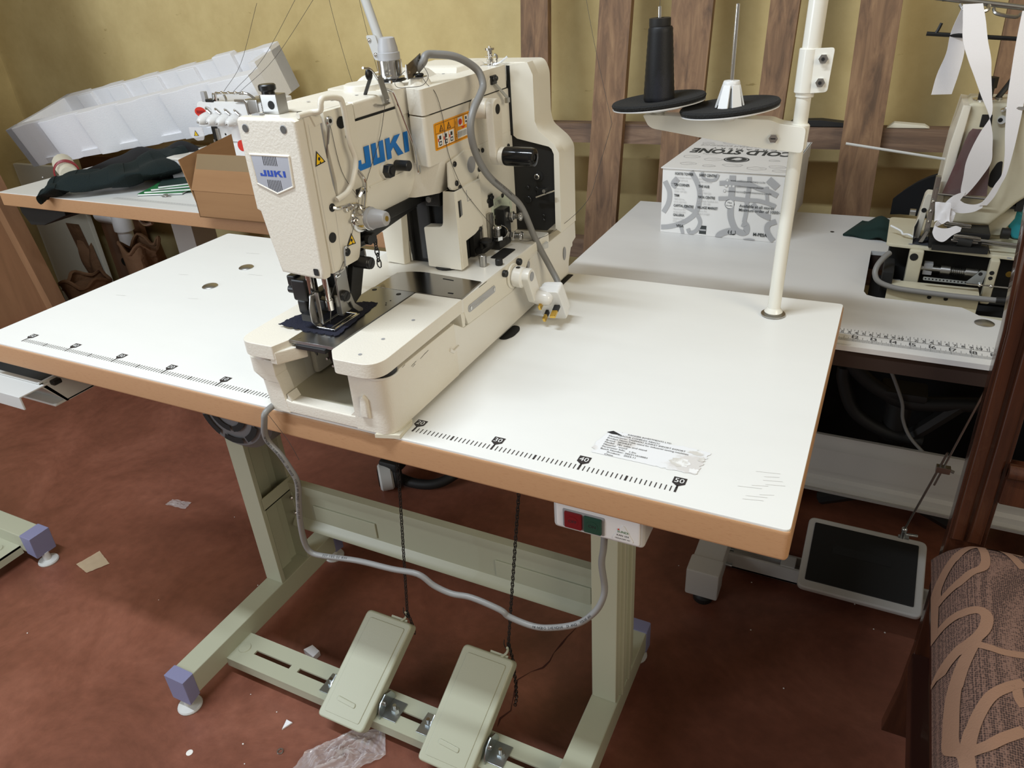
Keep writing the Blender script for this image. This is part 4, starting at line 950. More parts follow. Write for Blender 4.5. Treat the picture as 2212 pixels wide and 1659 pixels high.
pc = thing('mains_lead', 'thick grey cord with white plug draped over the cream machine side', 'cable', (.235,.33,.80))
b = MB()
mcab = [(.1140,.2440,1.1100),(.1220,.2479,1.1184),(.1230,.2528,1.1244),(.1270,.2630,1.1248),(.1450,.2863,1.1189),(.1600,.3066,1.1028),(.1680,.3053,1.0861),(.1700,.2937,1.0763),(.1700,.2720,1.0606),(.1700,.2621,1.0430),(.1700,.2662,1.0184),(.1690,.2853,.9906),(.1700,.3074,.9686),(.1700,.3541,.9367),(.1740,.3842,.9089),(.1900,.3918,.8600),(.2100,.3963,.8177),(.2250,.3875,.7995),(.2320,.3701,.7897),(.2350,.352,.7925)]
b.tube(mcab, .0046, 'cable', 14, 6)
cord_print(b, catmull([V(p) for p in mcab], 6), 72, 90, 'H05VV-F 3G 0.75mm2', .0044, (1,-.6,.4), .0046)
b.build('cord', pc)
b = MB()
# plug: local frame, n towards the pins
n = V((.05,-.93,-.36)).normalized(); long = V((.10,.33,-.93)); long = (long-n*long.dot(n)).normalized(); wd = n.cross(long)
pcn = V((.2380,.3350,.7930))
T = Matrix(((long.x, wd.x, n.x, pcn.x), (long.y, wd.y, n.y, pcn.y), (long.z, wd.z, n.z, pcn.z), (0,0,0,1)))
body = round_poly([(-.026,-.018),(.026,-.018),(.026,.018),(-.026,.018)], [.012,.012,.005,.005], 4)
b.prism(body, 'z', -.006, .0075, 'whiteplastic', r=.0015, T=T)
b.prism([(p[0]*.93, p[1]*.93) for p in body], 'z', -.017, -.0064, 'whiteplastic', r=.003, T=T)
b.cyl(T @ V((.006,-.017,-.001)), T @ V((.006,-.0185,-.001)), .0062, 'blackmatt', n=18)
for x in (-.018,-.01,.012,.02): b.box(x-.002, x+.002, -.019, -.0183, .004, .0048, 'greyplastic', T=T)
b.build('plug', pc)
for (x, y, L, w, h) in ((-.0115,-.008,.018,.0032,.002),(.0115,-.008,.018,.0032,.002),(0,.010,.023,.002,.004)):
    q = MB(); q.box(x-w, x+w, y-h, y+h, .0075, .0075+L*.46, 'rubber', T=T); q.box(x-w, x+w, y-h, y+h, .0075+L*.46, .0075+L, 'brass', .0006, T=T)
    lab(q.build('pin', pc), 'brass plug pin with black sleeve')

# pedal chains ------------------------------------------------------
for (pts, s) in (([(-.0225,.2140,.180),(-.002,.230,.489),(.012,.238,.719)], 'black chain running down to the left pedal'), ([(.1815,.2200,.180),(.2174,.230,.5146),(.238,.236,.719)], 'black chain running down to the right pedal')):
    b = MB(); chain(b, pts, .0072, .0028, .0008, 'black')
    p = V(pts[0])
    if s.endswith('left pedal'): chain(b, [p+V((.001,.0,.012)), p+V((.005,.002,-.014)), p+V((.008,.004,-.05))], .0072, .0028, .0008, 'black')
    else: chain(b, [p+V((.001,.002,.012)), p+V((.004,.006,-.03)), p+V((.005,.008,-.10)), p+V((.003,.010,-.14)), p+V((-.004,.012,-.172))], .0072, .0028, .0008, 'black')
    b.tube([p+V((-.006,0,.02)), p+V((-.007,0,.006)), p+V((0,0,-.003)), p+V((.004,0,.006)), p+V((.001,0,.018))], .0008, 'black', 5, 4)
    tag(b.build('pedal_chain', loc=pts[0]), s, 'chain', 'chains from the machine to its pedals')

# thread stand on the right ----------------------------------------
ts = thing('thread_stand', 'tall cream pole stand with two sponge spool discs at the table rear', 'thread stand', (.522,.459,TZ))
px0, py0 = .522, .459
b = MB(); b.cyl((px0,py0,TZ+.003), (px0+.004,py0+.006,1.085), .0088, 'polepaint', n=24); b.cyl((px0+.004,py0+.006,1.05), (px0+.011,py0+.012,1.42), .0108, 'polepaint', n=24); b.build('pole', ts)
b = MB(); b.lathe([(.0155,0),(.0165,.0012),(.0165,.0028),(.011,.0036)], (px0,py0,TZ), Z_, 'steel', 28); b.lathe([(.0105,.0036),(.0125,.006),(.0105,.0095),(.0088,.012)], (px0,py0,TZ), Z_, 'polepaint', 24); b.build('pole_flange', ts)
b = MB(); b.cyl((px0+.003,py0+.005,1.0545), (px0+.0035,py0+.006,1.1045), .0118, 'polepaint', n=24, bev=.001); b.prism(round_poly([(px0+.006,1.0545),(px0+.030,1.0565),(px0+.032,1.1055),(px0+.006,1.1045)], .004), 'y', py0-.0035, py0-.0005, 'polepaint', r=.0006)
for z in (1.0675,1.0935): b.cyl((px0+.021,py0-.0035,z), (px0+.021,py0-.0065,z), .0055, 'chrome', n=6); b.cyl((px0+.021,py0-.0065,z), (px0+.021,py0-.0095,z), .0032, 'steel', n=12); b.disc((px0+.021,py0-.0097,z), (0,-1,0), .002, 'rubber', 10)
b.build('pole_coupling', ts)
ay = py0-.004
b = MB()
arm_s = round_poly([(.330,1.0285),(.339,1.0125),(.470,.993),(.535,.987),(.5355,1.0180),(.505,1.0215),(.492,1.0260),(.340,1.0290)], [.002,.008,.004,.006,.006,.004,.004,.002])
b.prism(arm_s, 'y', ay-.0135, ay+.0135, 'polepaint', r=.003, seg=3); b.cyl((px0+.001,py0,.9885), (px0+.002,py0+.002,1.0195), .0135, 'polepaint', n=26, bev=.002)
b.cyl((.4985,ay-.0135,1.0045), (.4985,ay-.0175,1.0045), .0058, 'chrome', n=6, bev=.0006); b.box(.4955,.5015,ay-.0181,ay-.0174,1.004,1.0052,'rubber')
b.build('spool_arm', ts)
DISCS = ((.3475,.4545,1.041),(.4415,.4440,1.0365))
for i, (x, y, z) in enumerate(DISCS):
    tilt = V((-.10,-.0,1)).normalized()
    b = MB(); b.lathe([(.005,-.012),(.010,-.010),(.020,-.0055),(.045,-.0040),(.0600,-.0008),(.0602,.0004),(.02,.0003)], (x,y,z), tilt, 'whiteplastic', 48)
    b.lathe([(.002,.0006),(.056,.0010),(.0602,.002),(.0612,.0050),(.0595,.0074),(.05,.0068),(.002,.0035)], (x,y,z), tilt, 'foamblack', 48)
    b.cyl((x,y,1.024), (x,y,z), .008, 'polepaint', n=18)
    d = b.build('spool_disc', ts); lab(d, 'black sponge disc on a white saucer')
    q = MB(); q.cyl((x,y,z), (x-(.003 if i == 0 else .0),y,1.156), .0026, 'chrome', n=14, bev=.0008); q.build('spindle', d)
    if i == 1:
        q = MB(); q.lathe([(.0100,.0265),(.0105,.029),(.0105,.032),(.0095,.0345),(.003,.0348)], (x,y,z), Z_, 'whiteplastic', 24)
        q.lathe([(.0125,.004),(.0080,.03)], (x,y,z), Z_, 'palegrey', 20)
        for k in range(6):
            a = k*pi/3+.2; u = V((cos(a), sin(a), 0)); w = V((-sin(a), cos(a), 0)); q0 = V((x,y,z))
            q.raw([q0+u*.0180+w*.0066+V((0,0,.004)), q0+u*.0180-w*.0066+V((0,0,.004)), q0+u*.0108-w*.0045+V((0,0,.030)), q0+u*.0108+w*.0045+V((0,0,.030)),
                   q0+u*.0160+w*.0066+V((0,0,.004)), q0+u*.0160-w*.0066+V((0,0,.004)), q0+u*.0090-w*.0045+V((0,0,.030)), q0+u*.0090+w*.0045+V((0,0,.030))],
                  [(0,1,2,3),(7,6,5,4),(0,4,5,1),(1,5,6,2),(2,6,7,3),(3,7,4,0)], 'whiteplastic')
        lab(q.build('cone_holder', d), 'white slotted cone holder')
x, y, z = DISCS[0]
sp = thing('thread_cone', 'black thread cone standing on the left sponge disc', 'thread', (x, y, z+.004))
b = MB(); prof = [(.0190,.001)]
for k in range(22): t = k/21; prof.append((.0200-.0048*t+.0003*(k % 2), .003+.083*t))
prof += [(.0140,.0885)]; b.lathe(prof, (x,y,z+.0035), V((-.012,0,1)), 'thread_b', 40); b.build('thread_winding', sp)
b = MB(); b.lathe([(.0128,.088),(.0135,.0895),(.0135,.098),(.0120,.0985),(.005,.0985),(.0045,.095)], (x-.001,y,z+.0035), V((-.012,0,1)), 'rubber', 28); b.build('cone_core', sp)

# loose threads -----------------------------------------------------
def thread_obj(pts, label, r=.00035, group='thin dark threads'):
    q = MB(); q.tube(pts, r, 'thread', 5, 5); return tag(q.build('thread', loc=pts[0]), label, 'thread')
thread_obj([(.345,.453,1.155),(.345,.453,1.30)], 'thread rising from the black cone spindle', .0003)
thread_obj([(.1135,.172,1.0825),(.1125,.155,1.05),(.1095,.125,1.012),(.1105,.112,.998)], 'thread hanging from the steel strap beside the blue lettering')
thread_obj([(.1095,.0775,1.0815),(.1085,.085,1.03),(.112,.101,.998)], 'thread strung beneath the cream bent guard rod', .0003)
thread_obj([(.112,.1015,.995),(.113,.090,.978),(.1085,.0655,.940),(.106,.0525,.925),(.0855,.0515,.888)], 'thread running down the machine head past its lower warning triangle', .0003)
thread_obj([(.117,.215,1.113),(.108,.206,1.103),(.112,.203,1.097),(.124,.205,1.0965),(.134,.222,1.0965),(.133,.238,1.104),(.124,.243,1.116)], 'thread loop lying on the machine arm top below the cable bracket')
thread_obj([(.126,.236,1.1035),(.1345,.231,1.0965),(.1422,.236,1.085),(.1424,.246,1.055),(.1424,.250,1.015),(.149,.262,.972),(.1495,.292,.938),(.153,.331,.897)], 'thread falling across the orange sticker to the bolts')
thread_obj([(.170,.378,.863),(.185,.39,.861),(.205,.43,.865),(.24,.47,.90),(.2466,.50,.94),(.257,.53,1.0)], 'thread trailing from the bolts past the rear black plate')
thread_obj([(.257,.53,1.0),(.20,.60,1.12),(.15,.66,1.26)], 'thread rising steeply behind the machine to its upper right', .0003)
thread_obj([(.006,-.006,.757),(.026,-.003,.72),(.034,.0,.69)], 'thread dangling over the wood table edge by the grey cable', .0003)
BOXS = [([(0.0583,0.1308),(0.0710,0.1112),(0.0785,0.0911),(0.0789,0.0702),(0.0739,0.0487),(0.0620,0.0347),(0.0433,0.0222),(0.0196,0.0134),(0.0009,0.0105)],0.0104),([(0.0055,0.1079),(0.0162,0.0866),(0.0151,0.0631),(0.0051,0.0428)],0.0104),([(0.0319,0.1148),(0.0240,0.1039),(0.0307,0.0981)],0.0125),([(0.0477,0.0593),(0.0609,0.0540),(0.0751,0.0477)],0.0073),([(0.0763,0.0446),(0.0838,0.0281),(0.0764,0.0100),(0.0638,0.0044),(0.0590,0.0127)],0.0083),([(0.0411,0.0220),(0.0462,0.0093),(0.0503,-0.0058)],0.0073),([(0.0810,0.1311),(0.0838,0.1201),(0.0944,0.1157),(0.1085,0.1177),(0.1137,0.1280)],0.0062),([(0.1417,0.1278),(0.1425,0.0957),(0.1428,0.0690),(0.1449,0.0442),(0.1550,0.0219),(0.1678,0.0146),(0.1777,0.0177),(0.1765,0.0303),(0.1681,0.0337)],0.0125),([(0.1741,0.1268),(0.1750,0.1080),(0.1736,0.0817),(0.1739,0.0572),(0.1719,0.0362)],0.0083),([(0.1171,0.1111),(0.1430,0.1129),(0.1746,0.1120),(0.1947,0.1054),(0.2104,0.1025),(0.2304,0.0941)],0.0094),([(0.1174,0.0805),(0.1456,0.0826),(0.1736,0.0817),(0.1971,0.0815),(0.2170,0.0770),(0.2290,0.0730)],0.0079),([(0.2086,0.1103),(0.2105,0.0926),(0.2132,0.0767)],0.0062),([(0.2100,0.1242),(0.2286,0.1097)],0.0137),([(0.1841,0.0744),(0.1994,0.0593),(0.2159,0.0515),(0.2218,0.0510)],0.0114),([(0.1219,-0.0029),(0.1253,0.0061),(0.1392,0.0140),(0.1554,0.0177)],0.0125),([(0.1736,-0.0040),(0.1856,-0.0017),(0.1958,-0.0028)],0.0125),([(0.2332,0.0438),(0.2195,0.0364),(0.2179,0.0238),(0.2263,0.0099),(0.2328,0.0043)],0.0104)]
# ================================================================== RIGHT TABLE AND WHAT IS AROUND IT
RZ = .70
rt = thing('sewing_table', 'grey white machine table with tape measure edge behind the thread stand pole', 'table', (.66,.84,0))
RX0, RX1, RY0, RY1 = .112, 1.32, .517, 1.162
hx0, hx1, hy0, hy1 = .632, 1.12, .716, .945     # well for the machine
b = MB()
# top made of the four boards round the machine well, with the front bulge of the well on the right
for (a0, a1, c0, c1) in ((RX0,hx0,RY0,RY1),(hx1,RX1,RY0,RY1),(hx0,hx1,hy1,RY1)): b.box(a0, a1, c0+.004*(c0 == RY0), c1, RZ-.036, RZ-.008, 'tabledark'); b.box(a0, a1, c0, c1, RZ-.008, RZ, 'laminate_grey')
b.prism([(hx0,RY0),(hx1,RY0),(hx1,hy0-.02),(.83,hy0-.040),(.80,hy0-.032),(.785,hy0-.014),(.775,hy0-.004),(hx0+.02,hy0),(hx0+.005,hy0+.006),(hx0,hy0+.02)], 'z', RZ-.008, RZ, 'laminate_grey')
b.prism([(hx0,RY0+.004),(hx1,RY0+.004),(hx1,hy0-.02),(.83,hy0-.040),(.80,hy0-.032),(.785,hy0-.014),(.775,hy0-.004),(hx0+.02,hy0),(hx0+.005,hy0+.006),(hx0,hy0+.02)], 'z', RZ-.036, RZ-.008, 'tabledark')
b.box(hx0-.002, hx0, hy0, hy1, RZ-.036, RZ-.001, 'doorwood')
z = RZ+.0004
for k in range(13):    # inch and centimetre rule along the front edge
    x = .604+k*.0254; lab_ = 12+k-1
    b.poly([(x-.0003,.535,z),(x+.0003,.535,z),(x+.0003,.5595,z),(x-.0003,.5595,z)], 'print')
    b.text(str(lab_)[0], (x-.0008,.5465,z), X_, Y_, .0140, 'print', 'r', 1.0); b.text(str(lab_)[1], (x+.0010,.5455,z), X_, Y_, .0140, 'print', 'l', 1.0)
    for e in range(1, 16):
        L = .0155 if e == 8 else (.0115 if e % 4 == 0 else .0085)
        xx = x+e*.0254/16; b.poly([(xx-.0002,.5345,z),(xx+.0002,.5345,z),(xx+.0002,.535+L,z),(xx-.0002,.535+L,z)], 'print')
b.poly([(.585,.5595,z),(.95,.5595,z),(.95,.5602,z),(.585,.5602,z)], 'print')
for k in range(34):
    x = .6045+(k-1)*.01; n_ = 30+k
    b.poly([(x-.0003,.5602,z),(x+.0003,.5602,z),(x+.0003,.5760,z),(x-.0003,.5760,z)], 'print')
    b.text(str(n_ % 10) if n_ % 10 else str(n_//10)+'0', (x-.0026,.5622,z), X_, Y_, .0105, 'print', 'c', .85)
    b.poly([(x-.0052,.5712,z),(x-.0048,.5712,z),(x-.0048,.5760,z),(x-.0052,.5760,z)], 'print')
b.decal([(0,0),(.022,-.001),(.023,.004),(.004,.004)], (.605,.521,z), X_, Y_, 'print_faint')
b.disc((.554,1.04,z), Z_, .004, 'rubber', 12)
b.build('table_top', rt)
b = MB(); b.lathe([(.0135,0),(.0135,.0008),(.011,.0022),(.005,.0032),(.0005,.0034)], (.803,.659,RZ), Z_, 'steel', 20); lab(b.build('hole_cap', rt), 'grey domed screw cap')
# stand
b = MB(); b.box(.400, .462, .62, 1.12, .03, .093, 'stand_grey', .004); b.box(.397, .465, .614, .665, .028, .097, 'stand_grey', .004); b.build('foot_beam', rt)
b = MB(); b.lathe([(.018,0),(.021,.004),(.021,.014),(.016,.018),(.012,.03)], (.432,.640,0), Z_, 'rubber', 22); lab(b.build('leveling_foot', rt), 'black rubber foot')
b = MB(); b.box(.404, .458, .86, .98, .093, RZ-.036, 'stand_grey', .003); b.build('column', rt)
b = MB(); b.box(1.10, 1.16, .62, 1.12, .03, .093, 'stand_grey', .004); b.build('foot_beam', rt)
b = MB(); b.box(1.104, 1.158, .86, .98, .093, RZ-.036, 'stand_grey', .003); b.build('column', rt)
b = MB(); b.prism([(.915,.150),(.925,.146),(.934,.150),(.934,.163),(.941,.17),(.941,.183),(.936,.19),(.936,.244),(.943,.25),(.95,.262),(.95,.272),(.958,.272),(.958,.16),(.95,.15),(.94,.143),(.92,.14)], 'x', .458, 1.104, 'stand_grey'); b.build('cross_panel', rt)
b = MB(); b.box(.46, 1.10, .735, .742, .02, .058, 'stand_grey', .001); b.box(.46, 1.10, .735, .79, .02, .026, 'stand_grey', .001); b.box(.46, 1.10, .784, .79, .02, .05, 'stand_grey', .001)
b.cyl((.455,.715,.045), (.475,.715,.045), .005, 'zinc', n=10); b.cyl((.458,.76,.05), (.47,.76,.05), .004, 'zinc', n=10); b.build('pedal_bar', rt)
b = MB(); b.box(.57, .60, .74, .775, .026, .06, 'stand_grey', .002); 
# treadle
T = Matrix.Translation((.722,.650,.098)) @ Matrix.Rotation(math.atan2(.05,.16), 4, 'X')
b.prism(round_poly([(-.112,0),(.112,0),(.112,.172),(-.112,.172)], .014, 5), 'z', -.014, 0, 'stand_grey', r=.004, seg=3, T=T)
tp_ = b.build('treadle', rt)
b = MB(); b.prism(round_poly([(-.099,.018),(.097,.018),(.097,.158),(-.099,.158)], .003), 'z', -.002, .0022, 'rubber', r=.001, T=T); b.prism(round_poly([(-.058,.092),(.052,.092),(.052,.112),(-.058,.112)], .002), 'z', .002, .0028, 'blackmatt', T=T); lab(b.build('rubber_mat', tp_), 'black rubber mat on the treadle')
b = MB(); j = T @ V((.066,.172,.004))
b.cyl(j+V((0,0,-.006)), j+V((0,0,.012)), .005, 'zinc', n=12); b.cyl(j+V((.0,0,.004)), j+V((.026,.004,.004)), .003, 'zinc', n=10); b.sphere(j+V((0,0,.016)), .006, 'zinc'); b.box(j.x-.008,j.x+.012,j.y-.004,j.y+.006,j.z-.008,j.z-.003,'zinc',.001)
r1 = V((.838,.748,.53)); b.cyl(j+V((0,0,.016)), r1*.62+j*.38+V((0,0,.006)), .0022, 'steel', n=10); b.cyl(r1*.40+j*.60+V((.006,0,.004)), r1+V((.02,0,.10)), .0019, 'steel', n=10)
k_ = r1*.52+j*.48; b.box(k_.x-.006,k_.x+.018,k_.y-.006,k_.y+.006,k_.z-.004,k_.z+.009,'steel',.001); b.cyl(k_+V((.018,0,.002)),k_+V((.024,0,.0)),.003,'steel',n=8)
lab(b.build('treadle_rod', tp_), 'steel pull rod on the treadle')

# cylinder machine standing in the well
rm = thing('sewing_machine', 'aged cream coverstitch machine threaded with white tape on the right table', 'sewing machine', (.76,.85,RZ))
b = MB()
b.prism(round_poly([(.653,.812),(1.06,.770),(1.06,.95),(.653,.966)], [.010,.002,.002,.010]), 'z', .7555, .7615, 'grease', r=.0015)
for (x,y) in ((.735,.802),(.765,.798),(.83,.785),(.85,.79),(.81,.86),(.69,.815)): b.disc((x,y,.7618), Z_, .004, 'greyplastic', 10)
b.decal([(.786,.80),(.804,.80),(.803,.85),(.786,.85)], (0,0,.7617), X_, Y_, 'steel'); b.decal([(.8035,.80),(.805,.80),(.804,.85),(.8025,.85)], (0,0,.7619), X_, Y_, 'print')
b.build('bed_plate', rm)
b = MB()   # frame under the bed: posts, trough and dark works
b.box(.690, .712, .80, .82, .660, .756, 'grease', .003); b.box(.806, .820, .785, .80, .680, .756, 'grease', .003); b.box(.655, 1.0, .725, .75, .660, .676, 'grease', .004)
b.prism([(.666,.75),(.80,.75),(.80,.785),(.668,.785)], 'z', .655, .708, 'grease', r=.003)
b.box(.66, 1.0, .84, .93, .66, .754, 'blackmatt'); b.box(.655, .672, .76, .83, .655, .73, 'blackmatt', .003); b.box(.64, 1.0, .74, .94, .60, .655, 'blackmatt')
b.cyl((.712,.815,.722), (.80,.81,.722), .005, 'steel', n=14); b.cyl((.742,.813,.722), (.756,.812,.722), .0085, 'steel', n=16); b.cyl((.778,.812,.722), (.796,.811,.722), .008, 'steel', n=16); b.box(.716,.73,.81,.825,.712,.732,'greyplastic',.001)
for k in range(7): b.lathe([(.0055,0),(.0068,.0008),(.0055,.0016)], (.757+k*.003,.812,.722), X_, 'steel', 12, False)
b.cyl((.685,.79,.698), (.665,.79,.698), .008, 'greyplastic', n=6); b.cyl((.699,.79,.698), (.685,.79,.698), .003, 'steel', n=10)
b.decal([(0,0)]+[(.0065*cos(2*pi*k/12)-.0065,.0065*sin(2*pi*k/12)) for k in range(1,12)], (.7045,.7995,.745), X_, Z_, 'blackmatt'); b.disc((.812,.7845,.735), (0,-1,0), .0035, 'blackmatt', 12); b.disc((.812,.7845,.726), (0,-1,0), .0032, 'blackmatt', 12); b.disc((.838,.80,.73),(0,-1,0),.005,'brass',14)
for x in (.730,.754): b.disc((x,.7495,.6965), (0,-1,0), .0033, 'blackmatt', 12)
b.build('frame', rm)
b = MB(); b.prism(round_poly([(.716,.7265),(.778,.7255),(.787,.738),(.793,.746),(.802,.745),(.799,.7205),(.716,.7205)], .002), 'y', .761, .763, 'zinc')
for k in range(12): b.disc((.7195+k*.0052,.7607,.7235), (0,-1,0), .0013, 'blackmatt', 8)
b.disc((.794,.7607,.740), (0,-1,0), .003, 'rubber', 12); b.tube([(.778,.76,.722),(.81,.759,.7225),(.85,.757,.723)], .0013, 'chrome', 6, 2); b.sphere((.797,.759,.7225), .003, 'chrome'); b.sphere((.812,.758,.7225), .003, 'chrome')
lab(b.build('guide_bar', rm), 'perforated steel guide bar')
b = MB(); b.tube([(.660,.785,.7535),(.652,.772,.748),(.645,.760,.738),(.644,.750,.727),(.652,.745,.716),(.675,.744,.709),(.706,.743,.707),(.76,.742,.706),(.822,.740,.707)], .0046, 'cable', 10, 5); b.cyl((.821,.740,.707),(.836,.740,.7075),.0055,'rubber',n=12); lab(b.build('oil_hose', rm), 'grey hose around the machine frame')
b = MB()   # head: upright arm with sloped face
b.prism([(.722,.800),(.735,.79),(.80,.79),(.83,.83),(.85,.85),(1.02,.85),(1.02,.978),(.735,.982),(.727,.975),(.72,.90)], 'y', .855, .95, 'grease', r=.006, seg=3)
b.prism([(.714,.83),(.728,.84),(.734,.978),(.722,.980),(.716,.92)], 'y', .846, .955, 'cream_s', r=.003)
b.prism([(.80,.79),(.835,.83),(.835,.80),(.82,.77),(.80,.77)], 'y', .87, .94, 'grease', r=.003)
b.decal(round_poly([(.7515,.965),(.7655,.965),(.768,.946),(.7515,.946)], .001), (0,.8545,0), X_, Z_, 'rubber'); b.cyl((.779,.855,.958), (.779,.850,.958), .006, 'palegrey', n=16); b.disc((.777,.8495,.958), (0,-1,0), .0032, 'blackmatt', 14)
b.decal(round_poly([(.795,.896),(.8,.860),(.79,.852),(.783,.856),(.782,.875),(.788,.893)], .004), (0,.8545,0), X_, Z_, 'blackmatt')
b.cyl((.752,.88,.978), (.752,.88,.9845), .017, 'chrome', n=24); b.cyl((.752,.88,.984), (.752,.88,1.0), .010, 'black', n=16); b.cyl((.752,.88,1.0), (.752,.88,1.016), .0125, 'rubber', n=6)
b.tube([(.768,.89,.98),(.78,.90,1.0),(.80,.93,1.03),(.82,.95,1.05)], .0042, 'rubber', 8, 4); b.cyl((.770,.89,.978),(.770,.89,.985),.007,'steel',n=14)
b.tube([(.776,.853,.972),(.785,.848,.976),(.82,.846,.976)], .003, 'chrome', 8, 3)
b.prism([(.712,.83),(.722,.835),(.72,.79),(.708,.79)], 'y', .865, .93, 'grease', r=.003)
b.build('arm', rm)
b = MB(); b.prism([(.7205,.843),(.784,.842),(.776,.90),(.767,.944),(.742,.946),(.738,.940)], 'y', .840, .8425, 'translucent'); b.tube([(.712,.838,.8425),(.789,.838,.8385)], .0018, 'chrome', 6, 0); lab(b.build('eye_shield', rm), 'scratched tinted eye guard')
b = MB(); b.prism(round_poly([(.690,.762),(.697,.835),(.700,.840),(.725,.838),(.724,.815),(.705,.812),(.702,.762)], .003), 'y', .845, .875, 'cream_s', r=.002); b.cyl((.700,.845,.812),(.700,.8445,.812),.004,'blackmatt',n=12); b.cyl((.689,.86,.803),(.680,.86,.803),.006,'steel',n=12)
b.box(.706, .714, .826, .838, .775, .873, 'steel', .001); b.box(.7095, .7135, .822, .828, .80, .855, 'steel', .0006)
b.prism([(.708,.785),(.714,.785),(.707,.765),(.700,.765)], 'y', .818, .83, 'steel', r=.001)
for z in (.834,.818,.800,.772): b.sphere((.709,.822,z), .0026, 'chrome', n=8)
b.build('presser_lifter', rm)
b = MB(); b.box(.715, .79, .80, .86, .7625, .78, 'black', .002); b.box(.72, .80, .79, .805, .7625, .772, 'black', .001); b.box(.74, .80, .81, .86, .78, .79, 'rubber', .002)
for (x0, z, y) in ((.7345,.806,.806),(.7345,.802,.808),(.751,.789,.796),(.751,.785,.797),(.749,.781,.798)): b.tube([(x0,y,z),(x0+.030,y-.002,z-.001),(x0+.032,y-.002,z-.003),(x0,y-.001,z-.0025)], .0012, 'chrome', 6, 3, closed=True)
b.cyl((.755,.80,.779), (.775,.80,.776), .009, 'rubber', n=20); b.cyl((.786,.80,.782), (.90,.80,.776), .0026, 'steel', n=12); b.cyl((.786,.803,.777), (.90,.803,.771), .0022, 'steel', n=12)
b.build('folder_attachment', rm)
b = MB(); b.prism([(.828,.86),(.842,.86),(.840,.815),(.830,.815)], 'y', .86, .87, 'rubber', r=.001); b.box(.812, .86, .862, .87, .818, .824, 'rubber', .001); b.build('needle_clamp', rm)
b = MB(); b.cyl((.82,.86,.778), (.832,.86,.778), .009, 'rubber', n=14); b.build('clamp_knob', rm)
b = MB(); b.prism(round_poly([(.822,.800),(.838,.812),(.866,.792),(.875,.765),(.84,.7625)], .006), 'y', .88, .93, 'teal', r=.004, seg=3); lab(b.build('chip_guard', rm), 'turquoise plastic cover')
b = MB(); b.raw([(.692,.815,.7625),(.79,.800,.7625),(.79,.86,.763),(.695,.86,.763),(.690,.82,.79),(.697,.855,.80)], [(0,1,2,3),(0,3,5,4)], 'foamblack'); M['pad'] = mat('charcoal_felt', (.045,.047,.055), .9); b.mats = [M['pad']]; lab(b.build('felt_mat', rm), 'charcoal felt under the presser')
b = MB(); b.tube([(.655,.86,.777),(.672,.85,.772),(.676,.846,.768),(.684,.84,.770),(.695,.836,.766)], .0019, 'whiteplastic', 6, 3); b.build('wire_finger', rm)
b = MB(); b.cyl((.561,.88,.909),(.7215,.875,.8895),.0022,'palegrey',n=10); b.build('support_wire', rm)
b = MB(); b.tube([(.69,.90,.98),(.70,.95,1.0)], .002, 'black', 6, 0); b.build('thread_post', rm) if False else None

# overhead tape guide: a rod frame fixed above the machine
tg = thing('tape_guide_frame', 'dark wire rod frame holding white tape above the right machine', 'wire frame', (.80,.90,1.10))
b = MB(); b.cyl((.655,.88,1.130), (.92,.895,1.088), .0042, 'steel', n=10); b.cyl((.652,.88,1.0795), (.92,.885,1.0575), .0032, 'black', n=10); b.tube([(.664,.88,1.0785),(.667,.88,1.084),(.670,.88,1.094)], .0026, 'black', 6, 2)
b.tube([(.690,.875,1.119),(.697,.868,1.112),(.715,.868,1.109),(.727,.872,1.111),(.728,.88,1.116)], .003, 'steel', 6, 4); b.tube([(.735,.878,1.112),(.74,.872,1.1055),(.765,.872,1.100),(.772,.878,1.104)], .0026, 'steel', 6, 4); b.tube([(.79,.878,1.10),(.786,.872,1.09),(.80,.87,1.085)], .0026, 'steel', 6, 4)
b.box(.664,.672,.878,.884,1.124,1.134,'black',.001); b.build('guide_rods', tg)
b = MB(); b.cyl((.86,.89,.98), (.90,.89,1.10), .006, 'steel', n=12); b.build('upright', tg)
# white tape
def ribbon(mb, pts, m, th=.0008, tw=None):
    P = catmull([V(p) for p, w in pts], 5); W = catmull([V((w, .25*w, 0)) for p, w in pts], 5)
    n = len(P)-1
    mb.grid(lambda u, v: P[int(round(v*n))]+W[int(round(v*n))]*(u-.5), 4, n, m, th)
tpb = thing('elastic_tape', 'white elastic tape hanging from the wire frame into the right machine', 'tape', (.72,.86,1.11))
b = MB(); ribbon(b, [((.7055,.862,1.120),.0262),((.7118,.853,1.0974),.0301),((.7183,.845,1.0720),.0326),((.7293,.840,1.0461),.0303),((.7385,.838,1.0226),.0225),((.7492,.836,.9958),.0145),((.7600,.834,.9686),.004),((.7608,.832,.9424),-.0164),((.7602,.830,.9188),-.0282),((.7600,.829,.8970),-.0345),((.7565,.828,.8742),-.0251),((.7521,.827,.8550),-.0149),((.7499,.826,.8440),-.005)], 'tape'); b.build('tape', tpb)
b = MB()
def vrib(pts, m='tape'):
    P = catmull([V(p) for p, w in pts], 5); W = catmull([V((.1*w, .12*w, w)) for p, w in pts], 5); n = len(P)-1
    b.grid(lambda u, v: P[int(round(v*n))]+W[int(round(v*n))]*(u-.5), 4, n, m, .0008)
vrib([((.7515,.825,.8490),.004),((.7426,.822,.8390),.0200),((.7339,.820,.8326),.0230),((.7273,.820,.8277),.0160),((.7238,.820,.8209),.0100)]); b.build('tape_fold', tpb)
